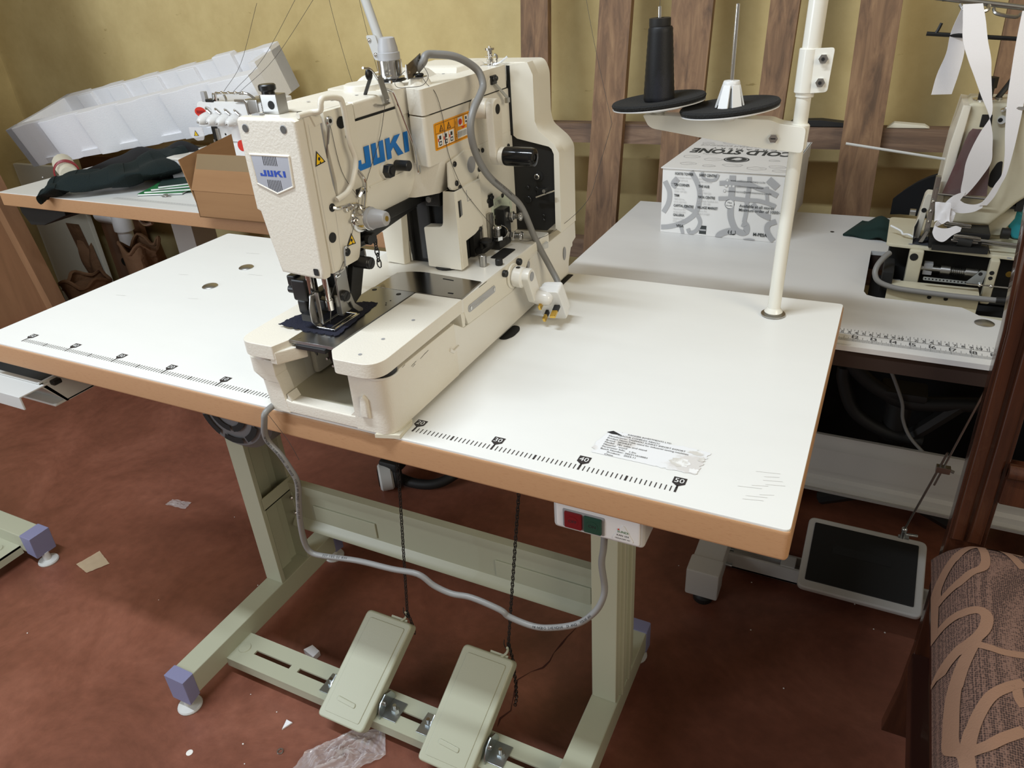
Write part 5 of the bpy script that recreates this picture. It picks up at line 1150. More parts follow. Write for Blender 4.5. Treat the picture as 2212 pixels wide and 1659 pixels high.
b = MB(); ribbon(b, [((.7786,.866,1.1084),.0150),((.7813,.858,1.0667),.0180),((.7857,.852,1.0237),.0207),((.7898,.846,.9870),.0225),((.7944,.840,.9418),.0171),((.7977,.835,.9111),.0107),((.7985,.830,.8820),.0063),((.7934,.828,.8644),.0082),((.7876,.826,.8455),.0100),((.7800,.824,.8320),.0110)], 'tape'); b.build('tape_strand', tpb)
b = MB(); vrib([((.7806,.8245,.8330),.011),((.7693,.823,.8266),.0120),((.7535,.822,.8257),.0160),((.7403,.821,.8305),.0215),((.7300,.820,.8290),.0180)]); b.build('tape_bridge', tpb)
b = MB(); ribbon(b, [((.7030,.868,1.118),.020),((.6952,.880,1.0810),.0200),((.6973,.884,1.0505),.0249),((.6933,.884,1.0196),.0303),((.6905,.884,.9895),.0290)], 'tape'); b.build('tape_tail', tpb)
b = MB(); vrib([((.7274,.815,.8170),.012),((.7369,.812,.8165),.0140),((.7435,.810,.8130),.0120),((.7310,.806,.8087),.010),((.7204,.800,.8031),.0110),((.7177,.796,.7960),.0126),((.7245,.794,.7896),.0190),((.7360,.794,.7885),.0220),((.7462,.795,.7965),.0150),((.7555,.796,.7986),.0060)]); b.build('tape_loop', tpb)
b = MB(); b.grid(lambda u, v: (.712+.022*u+.004*v, .812-.010*v, .836-.030*v+.004*sin(u*9)*sin(v*7)), 12, 10, 'tape', .0008); b.build('tape_bunch', tpb)

# bakery box
bx0, bx1, by0, by1, bzt = .2215, .4615, .950, 1.235, .836
ib = thing('cake_box', 'white and grey printed cardboard cake box on the right table', 'box', ((bx0+bx1)/2, (by0+by1)/2, RZ))
M['boxpaper'] = mat('box_paper', (.74,.73,.71), .7); M['boxgrey'] = mat('box_grey_print', (.40,.40,.405), .7); M['boxline'] = mat('box_line_print', (.52,.51,.50), .7); M['boxink'] = mat('box_ink', (.045,.05,.05), .7)
Tb = Matrix.Translation((bx0,by0,RZ)) @ Matrix.Rotation(-.035, 4, 'Z')
bw_, bd_, bh_ = bx1-bx0, by1-by0, bzt-RZ
b = MB(); b.prism([(0,0),(bw_,0),(bw_+.002,bd_),(.004,bd_)], 'z', 0, bh_-.002, 'boxpaper', r=.001, T=Tb)
fo = Tb @ V((0,-.0006,0)); fu = (Tb.to_3x3() @ X_).normalized(); fv = Z_
def F(pts, m, l=0): b.decal([(p[0]*bw_, p[1]*bh_) for p in pts], fo, fu, fv, m, l)
def swirl(c, r0, r1, a0, a1, w, m='boxgrey', n=22):
    for k in range(n):
        q = []
        for (t, s) in ((k/n,-1),((k+1)/n,-1),((k+1)/n,1),(k/n,1)):
            a = R_(a0+(a1-a0)*t); r = r0+(r1-r0)*t+s*w/2; q.append((c[0]+cos(a)*r*bh_/bw_, c[1]+sin(a)*r))
        q = [(min(max(x,.004),.996), min(max(y,.01),.99)) for x, y in q]; F(q, m)
for si, (pl, wd) in enumerate(BOXS):
    P = catmull([V((a, c, 0)) for a, c in pl], 5); vs = []; fs = []
    for k, q in enumerate(P):
        t_ = (P[min(k+1, len(P)-1)]-P[max(k-1, 0)]).normalized(); nn = V((-t_.y, t_.x, 0))*wd*.5
        for g in (q+nn, q-nn): vs.append(fo+fu*min(max(g.x, .001), bw_-.001)+fv*min(max(g.y, .001), bh_-.003)+V((0,-.00004*(si+1),0)))
        if k: fs.append((2*k-2, 2*k-1, 2*k+1, 2*k))
    b.raw(vs, fs, 'boxgrey')
def FT(s, x, y, size, m='boxink', ws=1., al='l', bold=0): b.text(s, fo+fu*(x*bw_)+fv*(y*bh_)+(Tb.to_3x3() @ V((0,-.0009,0))), fu, fv, size, m, al, ws, bold)
for (x, y, h, l1, l2) in ((.11,.90,'FORTIS TOWER','Woodvale Grove,','0730 169 010'),(.11,.735,'UN CORNER','Limuru Rd,','0730 169 021'),(.11,.575,'TRM','TRM Drive,','0715 323 922'),(.11,.42,'CAPITAL CENTRE','Mombasa Rd,','0758 693 875'),(.11,.275,'GALLERIA','Langata Rd,','0701 145 871'),
    (.315,.90,'SARIT CENTRE','Karuna Rd,','0730 169 090'),(.315,.735,'THE HUB','Karen,','0711 969 022'),(.315,.575,'YAYA CENTRE','Argwings Kodhek Rd,','0717 736 289'),(.315,.42,'VILLAGE MARKET','Limuru Rd,','0748 512 087')):
    FT(h, x, y, .0072, 'boxink', .74, 'l', .025); FT(l1, x, y-.048, .0050, 'boxline', .95); FT(l2, x, y-.092, .0050, 'boxline', .95)
FT('www.coldstonecreamery.co.ke', .575, .855, .0056, 'boxink', .95); FT('coldstonecreamerykenya', .62, .775, .0056, 'boxink', .95); FT('customerservice@coldstonecreamery.co.ke', .555, .70, .0052, 'boxink', .92)
for (x, y) in ((.55,.865),(.545,.785),(.575,.785),(.603,.785),(.535,.71)):
    b.disc(fo+fu*(x*bw_)+fv*(y*bh_)+V((0,-.0004,0)), (0,-1,0), .0030, 'boxgrey', 14); b.disc(fo+fu*(x*bw_)+fv*(y*bh_)+V((0,-.0006,0)), (0,-1,0), .0021, 'boxpaper', 12)
b.disc(fo+fu*(.585*bw_)+fv*(.52*bh_)+V((0,-.0004,0)), (0,-1,0), .0095, 'boxink', 22); b.disc(fo+fu*(.585*bw_)+fv*(.52*bh_)+V((0,-.0006,0)), (0,-1,0), .0085, 'boxpaper', 22)
FT('Mini', .585, .53, .005, 'boxink', 1, 'c'); FT('Bundles', .585, .49, .004, 'boxink', 1, 'c'); FT('Available at all stores', .665, .49, .0082, 'boxink', .95, 'l', .012); FT('Minimum order of 1000/-', .665, .43, .0082, 'boxink', .95, 'l', .012)
FT('VISA', .14, .105, .008, 'boxink', 1, 'l', .02); F([(.345,.03),(.405,.03),(.405,.16),(.345,.16)], 'boxink'); F([(.347,.08),(.403,.08),(.403,.105),(.347,.105)], 'boxgrey', .0003)
for x in (.612,.635): b.disc(fo+fu*(x*bw_)+fv*(.10*bh_)+V((0,-.0005,0)), (0,-1,0), .0055, 'boxink', 18)
FT('M-PESA', .80, .08, .0088, 'boxink', .95, 'l', .03)
b.build('carton', ib)
b = MB(); b.prism([(-.003,-.003),(bw_+.003,-.003),(bw_+.005,bd_+.002),(.001,bd_+.002)], 'z', bh_-.0018, bh_, 'boxpaper', T=Tb)
b.prism([(-.003,bh_-.02),(-.003,bh_),(bd_,bh_),(bd_,bh_-.03)], 'x', bw_+.002, bw_+.0035, 'boxpaper', T=Tb)
to = Tb @ V((0,0,bh_+.0004)); tu = (Tb.to_3x3() @ X_).normalized(); tv = (Tb.to_3x3() @ Y_).normalized()
def TT(s, x, y, size, m, ws=1., bold=0): b.text(s, to+tu*x+tv*y, -tu, -tv, size, m, 'c', ws, bold)   # printed to be read from behind
TT('COLD STONE', .120, .178, .055, 'boxink', .62, .04); TT('C R E A M E R Y', .120, .194, .016, 'boxink', 1.25); TT('ULTIMATE ICE CREAM EXPERIENCE', .118, .222, .021, 'boxline', .60)
M_e = [(cos(2*pi*k/28)*.026, sin(2*pi*k/28)*.024) for k in range(28)]
b.decal([(.126+x, .094+y) for x, y in M_e], to, tu, tv, 'boxink'); b.decal([(.126+x*.88, .094+y*.88) for x, y in M_e], to, tu, tv, 'boxgrey', .0002); b.decal([(.126+x*.8, .094+y*.8) for x, y in M_e], to, tu, tv, 'boxink', .0004)
b.decal([(.129+x*.3, .095+y*.5) for x, y in M_e], to, tu, tv, 'boxgrey', .0006); b.decal([(.116,.086),(.121,.098),(.131,.104),(.136,.091)], to, tu, tv, 'boxpaper', .0008)
random.seed(5)
for (x, y) in ((.04,.04),(.085,.03),(.13,.045),(.18,.03),(.215,.05),(.03,.10),(.08,.085),(.20,.10),(.03,.17),(.03,.235),(.08,.245),(.13,.25),(.18,.25),(.215,.225),(.225,.16),(.225,.02),(.06,.135)):
    R0 = random.uniform(.009,.016); n = 14; pts = [(cos(2*pi*k/n)*R0*1.25*random.uniform(.85,1.1), sin(2*pi*k/n)*R0*.8*random.uniform(.85,1.1)) for k in range(n)]
    for k in range(n):
        p, q = V((*pts[k],0)), V((*pts[(k+1) % n],0)); d = (q-p).normalized(); nn = V((-d.y, d.x, 0))*.0006
        b.decal([((p+nn).x+x,(p+nn).y+y),((p-nn).x+x,(p-nn).y+y),((q-nn).x+x,(q-nn).y+y),((q+nn).x+x,(q+nn).y+y)], to, tu, tv, 'boxline')
    b.decal([(x-R0,y-.0006),(x+R0,y-.0002),(x+R0*.6,y+.001)], to, tu, tv, 'boxline')
b.build('lid', ib)
# dark green cloth behind the right machine
b = MB(); b.grid(lambda u, v: (.575+u*.12+v*.03, 1.02+v*.10-u*.03, RZ+.004+.028*sin(pi*u)*sin(pi*min(1,v*1.1))+.005*sin(u*14+v*5)*sin(pi*u)), 22, 10, 'darkgreen', .004); tag(b.build('cloth_scrap', loc=(.64,1.06,RZ)), 'dark green cloth lump behind the aged cream machine', 'cloth')

# pallet leaning on the wall ------------------------------------------
pal = thing('wooden_pallet', 'brown wooden pallet of upright slats leaning against the yellow wall', 'pallet', (.25,1.30,0))
def PY(z): return 1.265+.13*(z-.70)
def slat(x0b, x1b, x0t, x1t, zb=.02, zt=1.62):
    # x given at z=.70 and z=1.15, extended along the board
    def X(a, c, z): return a+(c-a)*(z-.70)/.45
    q = MB(); th = .022
    pts = []
    for z in (zb, zt):
        y = PY(z); xa, xb = X(x0b, x0t, z), X(x1b, x1t, z); pts += [(xa,y,z),(xb,y,z),(xb,y+th,z),(xa,y+th,z)]
    q.raw(pts, [(3,2,1,0),(4,5,6,7),(0,1,5,4),(1,2,6,5),(2,3,7,6),(3,0,4,7)], 'plank'); return q
SL = [(-.253,-.175,-.259,-.185),(-.064,.020,-.049,.030),(.123,.214,.126,.221),(.341,.397,.344,.406),(.534,.614,.524,.603),(.80,.88,.79,.87),(1.02,1.10,1.02,1.10),(-.48,-.405,-.49,-.415)][:7]
for s in SL: slat(*s).build('slat', pal)
for (z0, z1) in ((.800,.846),(.50,.55),(.14,.19),(1.42,1.47)):
    q = MB(); y0, y1 = PY(z0)+.022, PY(z0)+.060
    q.raw([(-.285,y0,z0),(1.5,y0,z0+.015),(1.5,y1,z0+.015),(-.285,y1,z0),(-.285,y0+.007,z1),(1.5,y0+.007,z1+.015),(1.5,y1+.007,z1+.015),(-.285,y1+.007,z1)], [(3,2,1,0),(4,5,6,7),(0,1,5,4),(1,2,6,5),(2,3,7,6),(3,0,4,7)], 'rail'); q.build('rail', pal)

# flat black pad lying on the rail, seen between two slats
b = MB(); ry = PY(.846)+.026
b.prism(round_poly([(.405,.8465+.0065),(.54,.8475+.0065),(.53,.8560+.0065),(.48,.861+.0065),(.42,.8585+.0065)], .004), 'y', ry, ry+.03, 'rubber', r=.003); tag(b.build('rubber_pad', loc=(.47,ry,.85)), 'flat black rubber pad lying on the pallet rail behind the pole', 'pad')
b = MB(); b.prism([(.617,.8540),(.70,.8550),(.69,.861),(.63,.865)], 'y', ry, ry+.025, 'offwhite', r=.002); tag(b.build('cloth_strip', loc=(.65,ry,.855)), 'pale cloth strip lying on the pallet rail right of the widest slat', 'cloth')
b = MB(); b.grid(lambda u, v: (.655+.30*u, 1.19-.02*sin(pi*u), RZ+.135*v*(1-.0*u)*(1-(1-u)**3*.75)+.004*sin(u*13)), 16, 6, 'blackcloth', .02); b.grid(lambda u, v: (.735+.08*u, 1.165, RZ+.075+.055*v), 4, 4, 'darkgreen', .006); tag(b.build('black_bag', loc=(.8,1.19,RZ)), 'black bag with green patch standing behind the aged cream machine', 'bag')

# black office chair pushed under the right table
oc2 = thing('office_chair', 'black office chair frame in the dark under the right table', 'chair', (.76,1.05,0))
b = MB(); b.cyl((.745,1.02,.10),(.742,1.02,.375),.026,'rubber',n=18); b.box(.70,.79,.985,1.05,.365,.385,'rubber',.006)
for a in range(5):
    an = a*2*pi/5+.35; b.tube([(.757,1.02,.12),(.757+.12*cos(an),1.04+.05*sin(an),.10),(.757+.24*cos(an),1.06+.055*sin(an),.055)], .017, 'rubber', 8, 3)
b.build('star_base', oc2)
b = MB(); b.tube([(.60,1.0,.50),(.622,1.0,.447),(.66,1.0,.405),(.70,1.0,.378),(.761,1.0,.358),(.875,1.0,.377),(1.0,1.0,.39)], .016, 'rubber', 10, 5); b.tube([(.622,1.0,.42),(.626,1.0,.386),(.658,1.0,.316),(.724,1.0,.278),(.80,1.0,.27)], .014, 'rubber', 10, 5); b.tube([(.85,1.0,.372),(.782,1.0,.287),(.745,1.02,.24)], .016, 'rubber', 8, 3); b.build('arm_rest', oc2)
b = MB(); b.grid(lambda u, v: (.45+.65*u, 1.13+.03*sin(pi*u), .06+.40*v), 12, 4, 'blackcloth', .02); b.build('dark_backdrop', oc2)  # added black sheet that blocks light and darkens the space under the table
q = MB(); q.tube([(.685,.975,.52),(.697,.975,.465),(.72,.975,.42),(.744,.975,.368),(.752,.975,.33),(.773,.97,.292),(.812,.953,.262)], .0035, 'cable', 8, 5); tag(q.build('hanging_cable', loc=(.75,.94,.5)), 'grey cable hanging down below the right table to its stand', 'cable')
LEAVES = [([(0.791,0.327),(0.791,0.352),(0.801,0.383),(0.819,0.412),(0.838,0.424),(0.860,0.430),(0.887,0.418)],0.011),([(0.838,0.421),(0.841,0.391),(0.837,0.371),(0.823,0.359),(0.810,0.343),(0.791,0.327)],0.011),([(0.856,0.440),(0.866,0.422),(0.875,0.404),(0.884,0.385)],0.011),([(0.790,0.276),(0.808,0.284),(0.827,0.288),(0.836,0.279),(0.834,0.259),(0.825,0.241),(0.809,0.225),(0.798,0.211),(0.792,0.200)],0.013),([(0.825,0.241),(0.815,0.211),(0.808,0.186),(0.803,0.157),(0.801,0.118),(0.801,0.090),(0.810,0.076),(0.812,0.050)],0.012),([(0.821,0.230),(0.836,0.225),(0.850,0.222),(0.871,0.224)],0.010),([(0.812,0.077),(0.814,0.096),(0.821,0.123),(0.834,0.152),(0.853,0.172),(0.867,0.182)],0.012),([(0.810,0.076),(0.828,0.086),(0.842,0.099),(0.862,0.116)],0.012),([(0.859,0.175),(0.860,0.157),(0.864,0.147)],0.010),([(0.791,0.327),(0.790,0.276)],0.006)]
# ================================================================== LEFT TABLE AND ITS CLUTTER
LZ, LX0, LX1, LY0, LY1 = .72, -1.722, -.30, .735, 1.40
lt = thing('sewing_table', 'beech edged machine table standing against the back wall at left', 'table', (-1.0,1.05,0))
b = MB(); b.box(LX0, LX1, LY0, LY1, LZ-.040, LZ-.0015, 'beech', .003); b.box(LX0+.001, LX1-.001, LY0+.001, LY1, LZ-.003, LZ, 'laminate')
for k in range(150):
    x = -1.27+k*.005; L = .008 if k % 2 else .012
    b.poly([(x-.0004,.772,LZ+.0003),(x+.0004,.772,LZ+.0003),(x+.0004,.772+L,LZ+.0003),(x-.0004,.772+L,LZ+.0003)], 'print_grey')
b.poly([(-1.27,.7845,LZ+.0003),(-.6,.7845,LZ+.0003),(-.6,.7855,LZ+.0003),(-1.27,.7855,LZ+.0003)], 'print_grey')
b.build('table_top', lt)
b = MB(); b.prism([(-1.71,.68),(-1.71,.648),(-1.685,.612),(-1.62,.616),(-1.50,.655),(-1.50,.68)], 'y', .77, .98, 'blackmatt', r=.003); lab(b.build('under_tray', lt), 'black tray slung under the table')
b = MB(); b.box(-1.59, -1.49, 1.18, 1.28, .08, LZ-.04, 'stand_grey', .003); b.build('column', lt)
b = MB(); b.box(-1.58, -1.50, 1.0, 1.38, .03, .08, 'stand_grey', .004); b.build('foot_beam', lt)
b = MB(); b.box(-.46, -.40, 1.18, 1.28, .08, LZ-.04, 'stand_grey', .003); b.build('column', lt)
b = MB(); b.box(-.47, -.39, .80, 1.34, .03, .08, 'stand_grey', .004); b.build('foot_beam', lt)
b = MB(); b.box(-1.5, -.46, 1.23, 1.25, .2, .32, 'stand_grey', .003); b.build('cross_panel', lt)
b = MB(); b.tube([(-1.22,.80,.68),(-1.22,.80,.655),(-1.19,.79,.648),(-1.16,.79,.655)], .005, 'steel', 8, 3); b.build('bobbin_hook', lt)

# thread pole of the left table, behind the machine arm
gp = thing('thread_stand', 'slim grey pole rising behind the tall tension post of the cream machine', 'thread stand', (-.33,.98,LZ))
b = MB(); b.cyl((-.335,.95,LZ), (-.437,.95,1.09), .008, 'palegrey', n=16); b.cyl((-.427,.95,1.055), (-.4975,.95,1.30), .0102, 'palegrey', n=16); b.lathe([(.03,0),(.03,.003),(.012,.006)], (-.335,.95,LZ), Z_, 'palegrey', 24); b.build('pole', gp)
b = MB(); b.prism(round_poly([(-.462,1.096),(-.436,1.096),(-.424,1.044),(-.446,1.044)], .006), 'y', .936, .94, 'palegrey', r=.001)
for x, z in ((-.452,1.086),(-.440,1.056)): b.sphere((x,.936,z), .005, 'chrome', n=10)
b.build('pole_coupling', gp)

# big styrofoam tray
A = V((-2.164,1.08,.8178)); U = V((1.186,0,.1783)); D = V((-.090,.268,.062)); Hh = V((.046,0,-.139))
ul = U.length; vl = D.length; hl = Hh.length; un = U.normalized(); dn = (D-un*D.dot(un)).normalized(); hn = un.cross(dn)
T = Matrix(((un.x,dn.x,hn.x,A.x),(un.y,dn.y,hn.y,A.y),(un.z,dn.z,hn.z,A.z),(0,0,0,1)))
b = MB(); t = .028
HD = -.142
def ribs(flip):
    P = [(0,0)]
    u = 0
    while u < ul-.22:
        P += [(u+.065,0),(u+.095,.016),(u+.19,.019),(u+.196,0)]; u += .21
    P += [(ul,0)]; return P
rib = ribs(0)
front = rib+[(ul,t+.018),(0,t+.018)]
b.prism(front, 'z', HD, 0, 'styro', r=.002, T=T)
bl_ = ul*.905
back = [(bl_-p[0]*.905, vl-p[1]) for p in rib]+[(0,vl-t-.018),(bl_,vl-t-.018)]
b.prism(back, 'z', HD, 0, 'styro', r=.002, T=T)
for k in range(1, 6):
    u = bl_*k/6; b.box(u-.055, u+.03, vl-t-.03, vl-t, -.11, -.002 if k != 5 else .012, 'styro', .004, T=T)
b.prism([(0,0),(t+.01,0),(t+.01,vl),(.0,vl),(.01,vl*.5)], 'z', HD, 0, 'styro', r=.002, T=T)
b.prism([(bl_-t,vl*.55),(bl_,vl*.55),(bl_,vl),(bl_-t,vl)], 'z', HD, -.01, 'styro', r=.002, T=T)
b.box(.005, bl_-.005, .01, vl-.01, HD, HD+.02, 'styro', T=T)
tag(b.build('foam_tray', loc=tuple(A)), 'long ribbed white styrofoam packing tray tilted above the left table', 'packing foam')

# overlock machine
om = thing('sewing_machine', 'white overlock machine with four ribbed dials on the left table', 'sewing machine', (-.98,1.0,LZ))
b = MB(); b.box(-1.215, -.86, .940, 1.12, LZ, .796, 'whiteplastic', .006); b.box(-1.217, -.86, .938, 1.10, .788, .797, 'bedpaint', .003); b.box(-.985,-.84,.93,1.05,.797,.845,'whiteplastic',.003); b.cyl((-.905,.929,.842),(-.905,.94,.842),.014,'red',n=24); b.build('bed', om)
b = MB(); b.prism(round_poly([(-1.068,.882),(-1.055,.942),(-1.045,.948),(-.82,.948),(-.82,.846),(-1.0,.846),(-1.0,.884)], .004), 'y', .95, 1.06, 'whiteplastic', r=.003)
b.box(-1.0, -.82, .944, .955, .886, .946, 'whiteplastic', .003); b.decal([(cos(2*pi*k/26)*.021, sin(2*pi*k/26)*.0125) for k in range(26)], (-1.047,.9495,.921), X_, Z_, 'red'); [b.decal([(-1.060+.005*k,.917),(-1.057+.005*k,.917),(-1.0575+.005*k,.925),(-1.0605+.005*k,.924)], (0,.9488,0), X_, Z_, 'redbangle') for k in range(6)]
b.disc((-.975,.9495,.865), (0,-1,0), .003, 'rubber', 12)
b.build('head', om)
b = MB(); b.box(-1.03, -1.0, .955, 1.0, .80, .885, 'black', .003); b.box(-1.005, -.995, .945, .96, .83, .88, 'steel', .001); b.cyl((-1.02,.95,.80),(-1.02,.95,.85),.004,'steel',n=10); b.box(-1.04,-1.0,.935,.955,.805,.812,'steel',.001); b.cyl((-1.03,.94,.835),(-1.02,.94,.835),.006,'black',n=12); b.tube([(-1.06,.92,.803),(-1.05,.915,.806),(-1.04,.92,.804),(-1.03,.93,.807)],.0015,'steel',6,3); b.build('needle_assembly', om)
b = MB(); b.prism(round_poly([(-1.083,.885),(-1.083,.862),(-1.063,.850),(-1.038,.852),(-1.032,.862),(-1.032,.885)], .004), 'y', .928, .930, 'clear'); b.poly([(-1.060,.9275,.878),(-1.0695,.9275,.862),(-1.0505,.9275,.863)], 'print'); b.poly([(-1.060,.9272,.8745),(-1.066,.9272,.8635),(-1.054,.9272,.8640)], 'yellow'); b.text('4', (-1.0605,.9270,.8645), X_, Z_, .007, 'print', 'c'); lab(b.build('finger_guard', om), 'clear finger guard with yellow warning triangle')
for k in range(4):
    c = V((-1.015+k*.0335,.944,.909-.001*k)); b = MB()
    b.lathe([(.0135,0),(.0150,.004),(.0145,.016),(.0105,.030),(.006,.036),(.001,.037)], c, (-.10,-1,-.16), 'whiteplastic', 20)
    for q in range(12):
        a = 2*pi*q/12; b.tube([c+V((cos(a)*.0143,-.004,sin(a)*.0143)), c+V((cos(a)*.0125-.002,-.022,sin(a)*.0125-.003))], .0012, 'whiteplastic', 5, 0)
    b.sphere(c+V((-.004,-.0375,-.006)), .0028, 'steel', n=8); lab(b.build('tension_dial', om), 'white ribbed tension dial')
    b = MB(); b.tube([c+V((-.004,.004,.026)), c+V((.004,-.004,.022)), c+V((.016,-.004,.012))], .0035, 'chrome', 6, 3, flat=.5); b.build('thread_eye', om)
b = MB(); b.tube([(-.985,.955,.943),(-.978,.952,.967),(-.965,.952,.968),(-.90,.952,.968),(-.872,.955,.968),(-.853,.96,.955)], .0032, 'chrome', 8, 4)
for k in range(4): b.sphere((-.955+k*.024,.951,.9695), .0042, 'chrome', n=10)
b.tube([(-.953,.955,.965),(-.949,.955,.955),(-.949,.955,.943)], .003, 'chrome', 8, 3); b.tube([(-1.0,.955,.948),(-.988,.95,.956),(-.98,.945,.968)], .003, 'chrome', 8, 3); b.box(-1.032,-1.018,.95,.962,.945,.972,'midgrey',.002); b.box(-1.02,-.99,.95,.97,.945,.953,'black',.001)
b.build('thread_rail', om)
b = MB(); b.prism(round_poly([(-.905,.950),(-.875,.950),(-.870,.946),(-.868,.918),(-.864,.918),(-.862,.950),(-.868,.956),(-.905,.956)], .003), 'y', .938, 1.0, 'chrome', r=.001); b.box(-.868,-.83,.94,1.0,.92,.956,'steel',.004); b.build('thread_cover', om)
for (p, q, s) in (((-.948,.952,.972),(-.80,.98,1.17),'leftmost of three long threads slanting up from the overlock machine'),((-.915,.952,.972),(-.66,.99,1.20),'middle of three long threads slanting up from the overlock machine'),((-.892,.952,.972),(-.60,.99,1.20),'rightmost of three long threads slanting up from the overlock machine')):
    p = V(p); q = V(q); thread_obj([p, p*.6+q*.4+V((.012,0,-.012)), q], s, .0005)
for (x, z, s) in ((-.60,1.0,'first hanging thread before the yellow wall'),(-.515,1.0,'second hanging thread before the yellow wall')):
    thread_obj([(x,1.0,1.19),(x+.012,1.0,1.10),(x+.03,1.0,1.0),(x+.05,1.0,.93),(x+.08,1.0,.722)], s+(' left of the slim grey pole' if x < -.55 else ' beside the slim grey pole'), .0005)

# carton with its flaps up, hanging over the table edge
ct = thing('cardboard_carton', 'open brown cardboard carton on the left table behind the machine head', 'carton', (-.73,.80,LZ))
Tc = Matrix.Translation((-.8625,.702,LZ+.0008)) @ Matrix.Rotation(.02, 4, 'Z')
b = MB(); w, d, h = .27, .20, .066
b.prism([(0,0),(w,0),(w,d),(0,d)], 'z', 0, .003, 'kraft', T=Tc)
for (x0, x1, y0, y1) in ((0,w,0,.003),(0,w,d-.003,d),(0,.003,0,d),(w-.003,w,0,d)): b.box(x0, x1, y0, y1, 0, h, 'kraft', T=Tc)
b.build('carton_body', ct)
b = MB(); b.raw([Tc @ V(p) for p in ((-.004,-.001,h),(w,-.001,h),(w,.022,h+.082),(.022,.022,h+.082),(-.004,.002,h),(w,.002,h),(w,.025,h+.082),(.022,.025,h+.082))], [(0,1,2,3),(7,6,5,4),(0,4,5,1),(1,5,6,2),(2,6,7,3),(3,7,4,0)], 'kraft')
b.raw([Tc @ V(p) for p in ((.015,.0125,h+.0485),(w,.0125,h+.0485),(w,.0213,h+.0822),(.0222,.0213,h+.0822))], [(0,1,2,3)], 'kraft_in'); b.build('front_flap', ct)
b = MB(); b.raw([Tc @ V(p) for p in ((.0,.0,h-.03),(.0,d*.8,h),(.002,d*.8,h+.098),(-.022,.0,h+.070),(.003,.0,h-.03),(.003,d*.8,h),(.005,d*.8,h+.1),(-.019,.0,h+.072))], [(0,1,2,3),(7,6,5,4),(0,4,5,1),(1,5,6,2),(2,6,7,3),(3,7,4,0)], 'kraft'); b.build('side_flap', ct)
b = MB(); b.raw([Tc @ V(p) for p in ((0,d,h),(w,d,h),(w,d+.03,h+.075),(.04,d+.03,h+.095),(0,d-.003,h),(w,d-.003,h),(w,d+.027,h+.075),(.04,d+.027,h+.095))], [(0,1,2,3),(7,6,5,4),(0,4,5,1),(1,5,6,2),(2,6,7,3),(3,7,4,0)], 'kraft_in'); b.build('back_flap', ct)

# dark green sleeve and other cloth
b = MB()
spine = [V(p) for p in ((-1.500,.742,.724),(-1.475,.752,.744),(-1.44,.776,.752),(-1.36,.835,.756),(-1.31,.89,.764),(-1.265,.955,.770),(-1.24,1.02,.772))]; spn = catmull(spine, 8)
wdt = [.062,.068,.078,.10,.125,.135,.10]
def sl(u, v):
    i = v*(len(spn)-1); p = spn[min(int(round(i)), len(spn)-1)]; j = min(int(v*6), 5); f = v*6-j; w = wdt[j]*(1-f)+wdt[j+1]*f
    q = spn[min(int(round(i))+1, len(spn)-1)]-spn[max(int(round(i))-1, 0)]; q.z = 0; q.normalize(); s = V((-q.y, q.x, 0))*-1
    a = 2*pi*u; hgt = .015+.016*v
    rad = 1+.07*sin(a*3+v*9)+(.05*sin(v*120) if v < .09 else 0)+.10*sin(a*2+v*11)*v
    o = p+s*(cos(a)*w*rad*.8)+V((0,0,sin(a)*hgt*rad)); o.z += .006*sin(v*13+cos(a)*5)+.004*sin(v*31+sin(a)*3)
    o.z = max(o.z, LZ+.003 if o.y > LY0+.004 else .68)
    return o
b.grid(sl, 40, 60, 'fleece'); b.poly([sl(k/40, 0) for k in range(40)], 'fleece'); b.poly([sl(k/40, 1) for k in range(40)], 'fleece')
b.sphere(spn[14]+V((-.01,-.045,.030)), .0016, 'styro', n=6)
tag(b.build('fleece_sleeve', loc=tuple(spine[0])), 'dark green fleece sleeve lying over the left table edge', 'garment')
b = MB(); b.grid(lambda u, v: (-1.68+.62*u+.02*sin(v*7), .98+.22*v-.04*u, LZ+.003+(.045+.075*u)*(sin(pi*min(1,max(0,u*1.02)))**.35)*(sin(pi*v)**.5)*(.86+.14*sin(u*17+v*6))), 30, 12, 'blackcloth', .004); tag(b.build('black_cloth', loc=(-1.35,1.07,LZ)), 'crumpled black cloth stuffed under the white styrofoam tray', 'cloth')
b = MB(); b.tube([(-1.715,.955,.752),(-1.63,.905,.752),(-1.53,.845,.752)], lambda t: .031-.006*t, 'offwhite', 14, 3); tag(b.build('cloth_roll', loc=(-1.63,.905,.752)), 'cream cloth roll under the left end of the styrofoam tray', 'cloth')
for k in range(3):
    b = MB(); c = V((-1.592+.012*k,.879-.008*k,.752)); ax = V((.85,-.5,.05+.1*k)).normalized(); x = ax.orthogonal().normalized(); y = ax.cross(x)
    b.tube([c+(x*cos(2*pi*q/16)+y*sin(2*pi*q/16))*.0335 for q in range(16)], .0021, 'redbangle', 6, 2, closed=True); tag(b.build('bangle', loc=tuple(c)), 'thin red bangle round the cream cloth roll, '+('farthest','middle','nearest')[k]+' from the wall corner'.replace('farthest from','') if False else ('leftmost','middle','rightmost')[k]+' of three thin red bangles round the cream cloth roll', 'bangle', 'red bangles')
random.seed(9)
